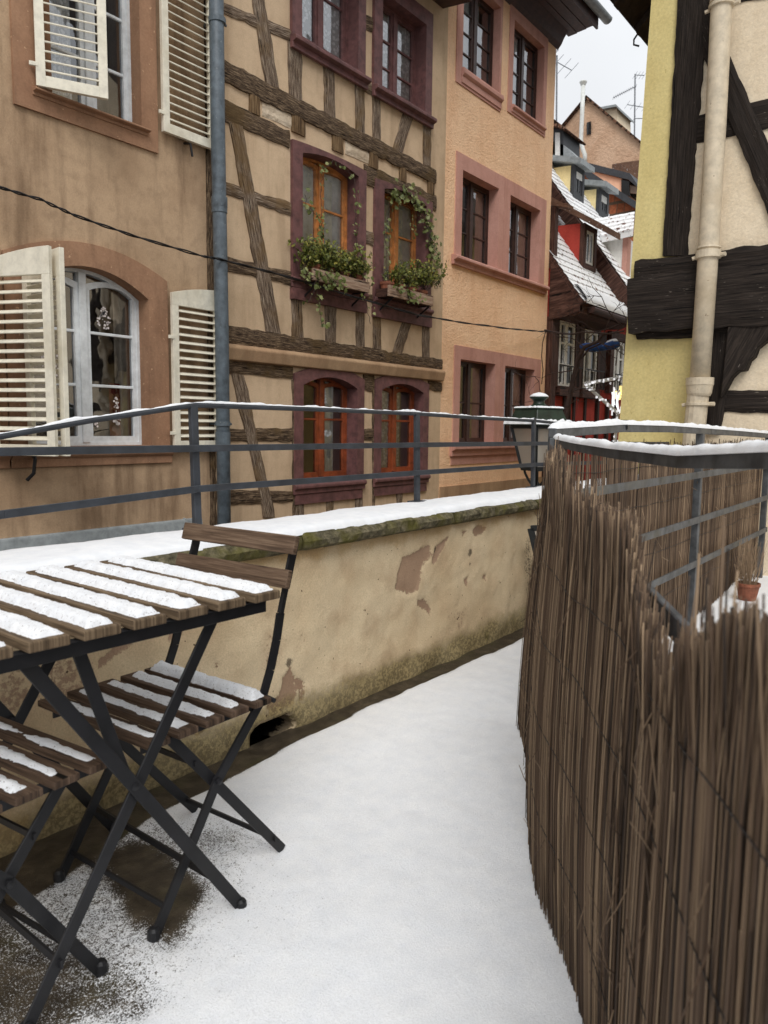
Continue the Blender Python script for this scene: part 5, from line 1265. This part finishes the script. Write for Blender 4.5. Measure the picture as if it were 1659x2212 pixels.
def right_house():
    r=thing('half_timbered_house','yellow and cream half-timbered house on the right with black beams, jetty and cream drainpipe','house',(XH,2.3,-3))
    a=RX(1407,0); b=RX(1338,915); d=(a-b)/(a.z-b.z); top=b+d*(5.75-b.z); bot=b+d*(-3-b.z)
    m=MB(); m.prism([top,bot,V((XH,-5,-3)),V((XH,-5,5.75))],(9,0,0)); recalc(m.build('wall',M['yellow'],r))
    # cream infill set a little proud of the yellow corner render
    pt=RX(1500,0); pl_=[RX(1505,0)+V((0,0,1.4)),RX(1505,0),RX(1462,547),RX(1520,735),RX(1500,917),V((XH,RX(1500,917).y+.02,-1)),V((XH,-5,-1)),V((XH,-5,5.6))]
    pl_=[p-V((.010,0,0)) for p in pl_]; m=MB(); m.prism(pl_,(.009,0,0)); recalc(m.build('infill',M['creamw'],r))
    B=M['beam']
    beamx(r,(1469,-60),(1432,552),(1533,-60),(1480,552),B,.04,name='post')
    beamx(r,(1500,22),(1800,-40),(1500,-30),(1800,-90),B,.030)
    beamx(r,(1500,253),(1800,180),(1500,306),(1800,246),B,.028)
    beamx(r,(1518,-10),(1800,640),(1518,118),(1735,640),B,.05,name='brace')
    beamx(r,(1370,567),(1850,505),(1369,610),(1850,570),B,.07,.012)
    beamx(r,(1354,604),(1850,540),(1356,716),(1850,684),B,.13,.010,name='jetty_beam')
    beamx(r,(1373,714),(1850,684),(1374,731),(1850,716),B,.05,.006)
    beamx(r,(1534,716),(1527,935),(1585,716),(1553,935),B,.05,name='post')
    beamx(r,(1556,847),(1800,842),(1556,889),(1800,890),B,.03)
    # carved bracket under the jetty
    C=[(1572,705),(1680,695),(1672,730),(1659,734),(1636,752),(1629,770),(1619,779),(1610,800),(1594,802),(1580,816),(1566,842),(1556,860)]
    m=MB(); m.prism([RX(u,v,XH-.11) for u,v in C],(.13,0,0)); recalc(m.build('carved_bracket',B,r,bevel=.006))
    # drainpipe
    xx=XH-.16; P=[(1562,-60),(1559,0),(1546,270),(1530,545),(1512,815)]
    m=MB(); m.tube([U(u,v,0,xx) for u,v in P],.074,20); dp=m.build('drainpipe',M['creampipe'],r,smooth=True)
    p0,p1=U(1511,822,0,xx),U(1500,930,0,xx); p2=p1+(p1-p0).normalized()*3.5
    m=MB()
    def flute(p,q,rr):
        n=28; k=m.add([c+V((math.cos(t)*rr*(1-.035*(i%2)),math.sin(t)*rr*(1-.035*(i%2)),0)) for c in (p,q) for i in range(n) for t in [2*math.pi*i/n]])
        for i in range(n): j=(i+1)%n; m.face([k+i,k+j,k+n+j,k+n+i])
    flute(p0,p2,.080); m.build('fluted_pipe',M['creampipe'],dp)
    def coll(u,v,prof): 
        m=MB(); m.lathe(prof,U(u,v,0,xx),24); m.build('collar',M['creampipe'],dp,smooth=False)
    coll(1530,548,[(.074,.05),(.082,.05),(.085,.038),(.074,.03),(.074,.022),(.090,.02),(.092,-.035),(.074,-.037)])
    coll(1512,819,[(.075,.012),(.102,.010),(.102,-.045),(.098,-.05),(.090,-.11),(.081,-.13)])
    coll(1559,14,[(.074,.05),(.085,.045),(.085,.03),(.076,.028),(.090,.015),(.090,-.005),(.074,-.008)])
    coll(1507,873,[(.08,.012),(.090,.01),(.090,-.01),(.08,-.012)])
    m=MB()
    for u,v in ((1530,553),(1559,15),(1507,873)):
        p=U(u,v,0,xx); m.box(p.x,XH,p.y-.015,p.y+.015,p.z-.015,p.z+.015); m.tube([(p.x,p.y-.08,p.z),(p.x-.01,p.y-.125,p.z)],.016,6); m.tube([(p.x,p.y+.08,p.z),(p.x-.01,p.y+.115,p.z-.01)],.014,6)
    m.build('bracket',M['creampipe'],dp)
    # eave
    e=U(1399,100,1,2.9); z=e.z
    m=MB(); m.prism([(5.7,2.9,z),(5.7,2.9,z+.12),(5.7,-1.6,z+4.9),(5.7,-1.6,z+4.6),(5.7,2.1,z+.66)],(10,0,0)); recalc(m.build('roof',M['soffitdark'],r))
    for k in range(14):
        m=MB(); x=6.6+k*.6; m.prism([(x,2.86,z+.02),(x,2.86,z-.06),(x,2.15,z+.60),(x,2.15,z+.70)],(.10,0,0)); recalc(m.build('rafter',M['soffitdark'],r))
    g=U(1380,82,1,2.93); m=MB(); m.tube([g+V((0,0,.06)),g+V((0,.05,.0)),g+V((0,.05,-.05)),g+V((.02,0,-.07))],.010,5); m.build('gutter_hook',M['cable'],r)
M['soffitdark']=paint('dark_eave_boards',(52,44,40),.8,.2,.2)
right_house()
# ================================================================ STREET LAMP
def lamp():
    X,Yc=5.12,2.465
    z=lambda u,v:U(u,v,0,X).z
    r=thing('street_lantern','dark green four-sided street lantern with snow on its cap, behind the parapet railing','street lamp',(X,Yc,-3))
    rot=math.radians(45-22); n=4; q=math.sqrt(2)
    G=M['green']; zb=.815; zt=1.115
    def sq(prof,name,mat,par,dz=0): m=MB(); m.lathe([(a*q/1.0,b) for a,b in prof],(X,Yc,dz),4,rot); return m.build(name,mat,par,bevel=.003)
    hb,ht=.077,.134
    # frame: four corner bars, bottom and top hoops
    m=MB(); c=lambda h,zz,k:V((X+h*q*math.cos(rot+k*math.pi/2),Yc+h*q*math.sin(rot+k*math.pi/2),zz))
    for k in range(4):
        m.bar(c(hb,zb,k),c(ht,zt,k),.020,.020,(c(1,0,k)-c(0,0,k)))
        m.bar(c(hb,zb,k),c(hb,zb,k+1),.030,.016,(0,0,1)); m.bar(c(ht,zt,k),c(ht,zt,k+1),.028,.018,(0,0,1))
    fr=m.build('lantern_frame',M['blackboard'],r)
    m=MB()
    for k in range(4): m.poly([c(hb-.004,zb,k),c(hb-.004,zb,k+1),c(ht-.004,zt,k+1),c(ht-.004,zt,k)])
    m.build('glass_pane',M['lampglass'],r)
    sq([(.142,1.122),(.172,1.125),(.172,1.137),(.146,1.144)],'brim',G,r)
    sq([(.144,1.140),(.148,1.143),(.120,1.236),(.114,1.238)],'hood',G,r)
    sq([(.116,1.236),(.126,1.238),(.126,1.250),(.104,1.256),(.02,1.260)],'hood_cornice',G,r)
    m=MB(); m.lathe([(.076,1.256),(.052,1.270),(.040,1.282),(.040,1.298),(.044,1.304),(.064,1.318),(.068,1.328),(.050,1.342),(.015,1.348)],(X,Yc,0),24); m.build('finial',G,r,smooth=True)
    s=MB(); s.lathe([(.069,1.328),(.063,1.338),(.042,1.351),(.016,1.358),(.002,1.360)],(X,Yc,0),20); s.build('snow',M['snow'],r,smooth=True)
    def snowring(h0,h1,z0,hh,sd):
        s=MB(); N=40
        for k in range(4):
            b=len(s.v)
            for i in range(N+1):
                t=i/N; nn=FR(i*.22,k*3,sd,3)
                for w,hz in ((0,0),(.12,.75),(.35,1.0),(.65,.9),(.9,.6),(1.0,0)):
                    h=lerp(h1,h0,w)+.004*nn; a=c(h,0,k); bb=c(h,0,k+1); p=a.lerp(bb,t); s.v.append(V((p.x,p.y,z0+hh*hz*(1+.5*nn))))
            for i in range(N):
                for j in range(5): s.face([b+i*6+j,b+(i+1)*6+j,b+(i+1)*6+j+1,b+i*6+j+1])
        s.build('snow',M['snow'],r,smooth=True)
    snowring(.136,.176,1.132,.032,3); snowring(.072,.127,1.248,.012,7)
    # cradle and pole
    m=MB()
    for k in range(4):
        p=[c(.062,zb-.01,k),c(.058,zb-.035,k),c(.040,.73,k),c(.02,.695,k),c(.0,.685,k)]; m.tube(p,.009,6)
    m.lathe([(.035,.66),(.03,.70),(.014,.72),(.014,zb)],(X,Yc,0),12); m.build('cradle',M['blackboard'],r,smooth=False)
    m=MB(); m.lathe([(.11,-3),(.11,-2.3),(.06,-2.2),(.045,.5),(.055,.6),(.038,.68)],(X,Yc,0),16); m.build('pole',G,r,smooth=True)
    m=MB(); m.lathe([(.03,.82),(.035,.9),(.03,.96),(.01,.99)],(X,Yc,0),14); m.build('bulb',M['flue'],r,smooth=True)
lamp()
# ================================================================ CHRISTMAS STAR, CANVAS ROLL, VINE, LEANING FRAME
def star():
    x=9.2; P=lambda u,v:U(u,v,0,x)
    pts=[(1262,829),(1346,815),(1395,795),(1420,815),(1405,880),(1425,960),(1366,935),(1328,960),(1335,893)]
    Q=[P(*p) for p in pts]; r=thing('light_star','large star outline wound with small white lamps, half hidden by the yellow wall','christmas star',tuple(Q[0]))
    m=MB(); 
    for i in range(len(Q)): m.tube([Q[i],Q[(i+1)%len(Q)]],.022,6)
    m.build('frame',M['flue'],r)
    m=MB(); R=random.Random(2)
    for i in range(len(Q)):
        a,b=Q[i],Q[(i+1)%len(Q)]; n=int((b-a).length/.035)
        for k in range(n): c=a.lerp(b,k/n)+V((R.gauss(-.02,.01),R.gauss(0,.014),R.gauss(0,.014))); m.obox(c,(.008,0,0),(0,.008,0),(0,0,.012))
    m.build('lamp_string',M['ledw'],r)
    m=MB(); c0=P(1345,835)
    for k in range(40): t=k/40*6.3; c=P(1340+16*math.cos(t),850-0*t+12*math.sin(t))+V((R.gauss(0,.02),R.gauss(0,.02),R.gauss(0,.02))); m.obox(c+V((.15,0,0)),(.01,0,0),(0,.012,0),(0,0,.012))
    m.build('yellow_lamps',M['ledy'],r)
    m=MB()
    for k in range(6): p=[P(1318+R.uniform(-6,6)+k*4,830+R.uniform(0,70)) for _ in range(4)]; m.tube([q+V((.1,0,0)) for q in p],.010,4)
    m.build('tinsel',M['ledw'],r)
star()
def canvas():
    x=8.8; P=lambda u,v:U(u,v,0,x)
    m=MB(); pts=[(1252,748),(1262,749),(1280,751),(1298,750),(1304,752),(1310,748),(1325,745),(1338,744)]; rad=[.02,.045,.055,.045,.03,.045,.055,.03]
    m.tube([P(*p) for p in pts],rad,12); o=m.build('rolled_canvas',M['blue'],smooth=True); tag(o,'blue rolled-up canvas tied among bare branches in front of the red house','canvas roll')
    s=MB(); snow_strip(s,[P(u,v)+V((0,0,.03)) for u,v in [(1310,747),(1325,743),(1334,743)]],.06,.03,4); s.build('snow',M['snow'],o,smooth=True)
canvas()
def vine_tree():
    x=8.5; R=random.Random(9); P=lambda u,v:U(u,v,0,x)
    r=thing('bare_vine','leafless vine with dark arching stem and tangled twigs in front of the red house','vine',tuple(P(1222,1000)))
    m=MB(); st=[(1222,1010),(1221,930),(1222,870),(1232,815),(1244,775),(1262,750),(1290,738),(1305,722),(1318,722)]; m.tube([P(*p)+V((R.gauss(0,.05),0,0)) for p in st],[.030,.030,.027,.025,.024,.022,.018,.014,.010],8); m.tube([P(u+5,v+3)+V((.06,0,0)) for u,v in st[1:7]],.011,6); m.build('stem',M['twig'],r,smooth=True)
    t=MB()
    def tw(p,d,L,rad,dep):
        pts=[p]; q=p
        for k in range(5):
            d=(d+V((R.gauss(0,.15),R.gauss(0,.35),R.gauss(0,.3)))).normalized(); q=q+d*L/5; pts.append(q)
        t.tube(pts,[rad*(1-.15*i) for i in range(6)],4,cap=False)
        if dep>0:
            for k in range(3): tw(R.choice(pts[1:]),(d+V((R.gauss(0,.2),R.gauss(0,.9),R.gauss(0,.8)))).normalized(),L*.6,rad*.6,dep-1)
    for (u,v),dd in (((1318,722),(0,-1,.2)),((1300,730),(0,-.4,.6)),((1262,750),(0,.8,.4)),((1290,738),(0,-1,-.3)),((1340,700),(0,1,.0)),((1345,705),(0,.8,.5)),((1236,800),(0,.8,.3)),((1228,850),(0,-.6,.6)),((1222,900),(0,.6,.6)),((1224,880),(0,-.7,.4)),((1310,800),(0,.2,1)),((1330,790),(0,-.2,1))):
        tw(P(u,v),V(dd).normalized(),R.uniform(.4,.8),.007,2)
    pts=[P(u,v)+V((-.05,0,0)) for u,v in ((1180,714),(1200,718),(1220,722),(1243,723),(1262,718),(1290,720),(1320,722),(1352,716))]; t.tube(pts,.010,5)
    pts=[P(u,v) for u,v in ((1180,712),(1172,740),(1170,770),(1173,800),(1170,830))]; t.tube(pts,.006,4)
    t.build('twigs',M['twig'],r)
vine_tree()
def leaning_frame():
    x=3.70; P=lambda u,v,x=x:U(u,v,0,x)
    r=thing('leaning_frame','black framed board leaning on the parapet behind the end of the reed screen','frame',tuple(P(1175,1290)))
    a,b=P(1147,1141),P(1178,1272); d=(b-a).normalized(); w=V((.12,-.42,.05)); m=MB()
    n=d.cross(w).normalized()
    a2,b2=a+w,b+w
    m.bar(a,b,.035,.03,w); m.bar(a,a2,.03,.03,d); m.bar(a2,b2,.035,.03,w); m.bar(b,b2,.03,.03,d); m.build('frame_bars',M['blackboard'],r,bevel=.002)
    m=MB(); m.poly([a,b,b2,a2]); m.prism([a+n*.004,b+n*.004,b2+n*.004,a2+n*.004],n*.006); m.build('panel',M['drape'],r)
    s=MB(); s.lathe([(.012,0),(.010,.012),(.002,.016)],P(1152,1168),8); s.build('snow',M['snow'],r)
leaning_frame()
def rail_gadget():
    r=MB(); p=U(1343,925,1,1.165); q=U(1376,917,1,1.165)
    r.bar(p+V((0,0,.004)),q+V((0,.05,.01)),.022,.05,(0,0,1)); r.bar(p+V((.02,.02,.0)),p+V((.04,.03,.05))+V((0,0,-.02)),.02,.02,(1,0,0)); o=r.build('fence_clip',M['blackboard'],bevel=.004); tag(o,'short black slanted clip resting on the snowy far handrail','clip')
rail_gadget()
def pot():
    p=U(1618,1300,2,.0); r=thing('flower_pot','terracotta flower pot with dry stalks at the foot of the far reed screen','flower pot',(p.x,1.05,0))
    q=U(1616,1262,1,1.06); x,y=q.x,q.y
    m=MB(); m.lathe([(.05,0),(.07,.10),(.075,.10),(.075,.12),(.066,.12),(.062,.10)],(x,y,.0),18); m.build('pot',M['terracotta'],r,smooth=False)
    m=MB(); R=random.Random(4); tn=[]
    for k in range(120): 
        a=R.uniform(0,6.3); q=R.uniform(0,.05); reed(m,tn,[V((x+q*math.cos(a),y+q*math.sin(a),.09)),V((x+q*1.8*math.cos(a)+R.gauss(0,.03),y+q*1.8*math.sin(a)+R.gauss(0,.03),R.uniform(.2,.42)))],.0014,R.uniform(.7,1),3)
    m.att['tone']=tn; m.build('dry_stalks',M['reed'],r)
pot()
# ================================================================ SKY, SUN, CAMERA
W=bpy.data.worlds.new('World'); sc.world=W; W.use_nodes=True; t=W.node_tree; t.nodes.clear(); L=t.links.new
out=t.nodes.new('ShaderNodeOutputWorld'); bg=t.nodes.new('ShaderNodeBackground'); L(bg.outputs[0],out.inputs[0])
SUN_EL,SUN_AZ=math.radians(48),math.radians(232)
sky=t.nodes.new('ShaderNodeTexSky'); sky.sky_type='NISHITA'; sky.sun_disc=False; sky.sun_elevation=SUN_EL; sky.sun_rotation=SUN_AZ
tc=t.nodes.new('ShaderNodeTexCoord'); sp=t.nodes.new('ShaderNodeSeparateXYZ'); L(tc.outputs['Generated'],sp.inputs[0])
mr=t.nodes.new('ShaderNodeMapRange'); mr.inputs[1].default_value=-.05; mr.inputs[2].default_value=1; mr.inputs[3].default_value=.80; mr.inputs[4].default_value=1.75; L(sp.outputs[2],mr.inputs[0])
nz=t.nodes.new('ShaderNodeTexNoise'); nz.inputs['Scale'].default_value=2.2; nz.inputs['Detail'].default_value=4; L(tc.outputs['Generated'],nz.inputs['Vector'])
mn=t.nodes.new('ShaderNodeMapRange'); mn.inputs[1].default_value=.3; mn.inputs[2].default_value=.7; mn.inputs[3].default_value=.84; mn.inputs[4].default_value=1.06; L(nz.outputs['Fac'],mn.inputs[0])
mu=t.nodes.new('ShaderNodeMath'); mu.operation='MULTIPLY'; L(mr.outputs[0],mu.inputs[0]); L(mn.outputs[0],mu.inputs[1])
vm=t.nodes.new('ShaderNodeVectorMath'); vm.operation='SCALE'; vm.inputs[0].default_value=(.955,.975,1.0); L(mu.outputs[0],vm.inputs['Scale'])
SK=.10
v2=t.nodes.new('ShaderNodeVectorMath'); v2.operation='SCALE'; v2.inputs['Scale'].default_value=SKYL/SK if 'SKYL' in globals() else .74/SK; L(vm.outputs[0],v2.inputs[0])
mx=t.nodes.new('ShaderNodeMix'); mx.data_type='RGBA'; mx.inputs[0].default_value=.94; L(sky.outputs[0],mx.inputs[6]); L(v2.outputs[0],mx.inputs[7]); L(mx.outputs[2],bg.inputs[0]); bg.inputs[1].default_value=SK
sun=bpy.data.lights.new('sun','SUN'); sun.energy=1.5; sun.angle=math.radians(28); sun.color=(1,.97,.93)
so=bpy.data.objects.new('sun',sun); COL.objects.link(so); so.location=(-3,-6,12)
# Nishita: rotation measured so that the sun stands towards (sin r, cos r)
dirv=V((math.sin(SUN_AZ)*math.cos(SUN_EL),math.cos(SUN_AZ)*math.cos(SUN_EL),math.sin(SUN_EL)))
so.rotation_euler=dirv.to_track_quat('Z','Y').to_euler()
cam=bpy.data.cameras.new('camera'); co=bpy.data.objects.new('camera',cam); COL.objects.link(co); sc.camera=co
cam.sensor_fit='VERTICAL'; cam.sensor_height=24; cam.sensor_width=18; cam.lens=F/2212*24; cam.clip_end=500; cam.clip_start=.03
right=V((BX.x,BY.x,BZ.x)); down=V((BX.y,BY.y,BZ.y)); fwd=V((BX.z,BY.z,BZ.z))
co.matrix_world=Matrix(((right.x,-down.x,-fwd.x,0),(right.y,-down.y,-fwd.y,0),(right.z,-down.z,-fwd.z,EYE),(0,0,0,1)))
cam.dof.use_dof=True; cam.dof.focus_distance=3.6; cam.dof.aperture_fstop=4.8
sc.view_settings.view_transform='Standard'; sc.view_settings.look='None'; sc.view_settings.exposure=0.20; sc.view_settings.gamma=1
sc.cycles.max_bounces=7; sc.cycles.transparent_max_bounces=16
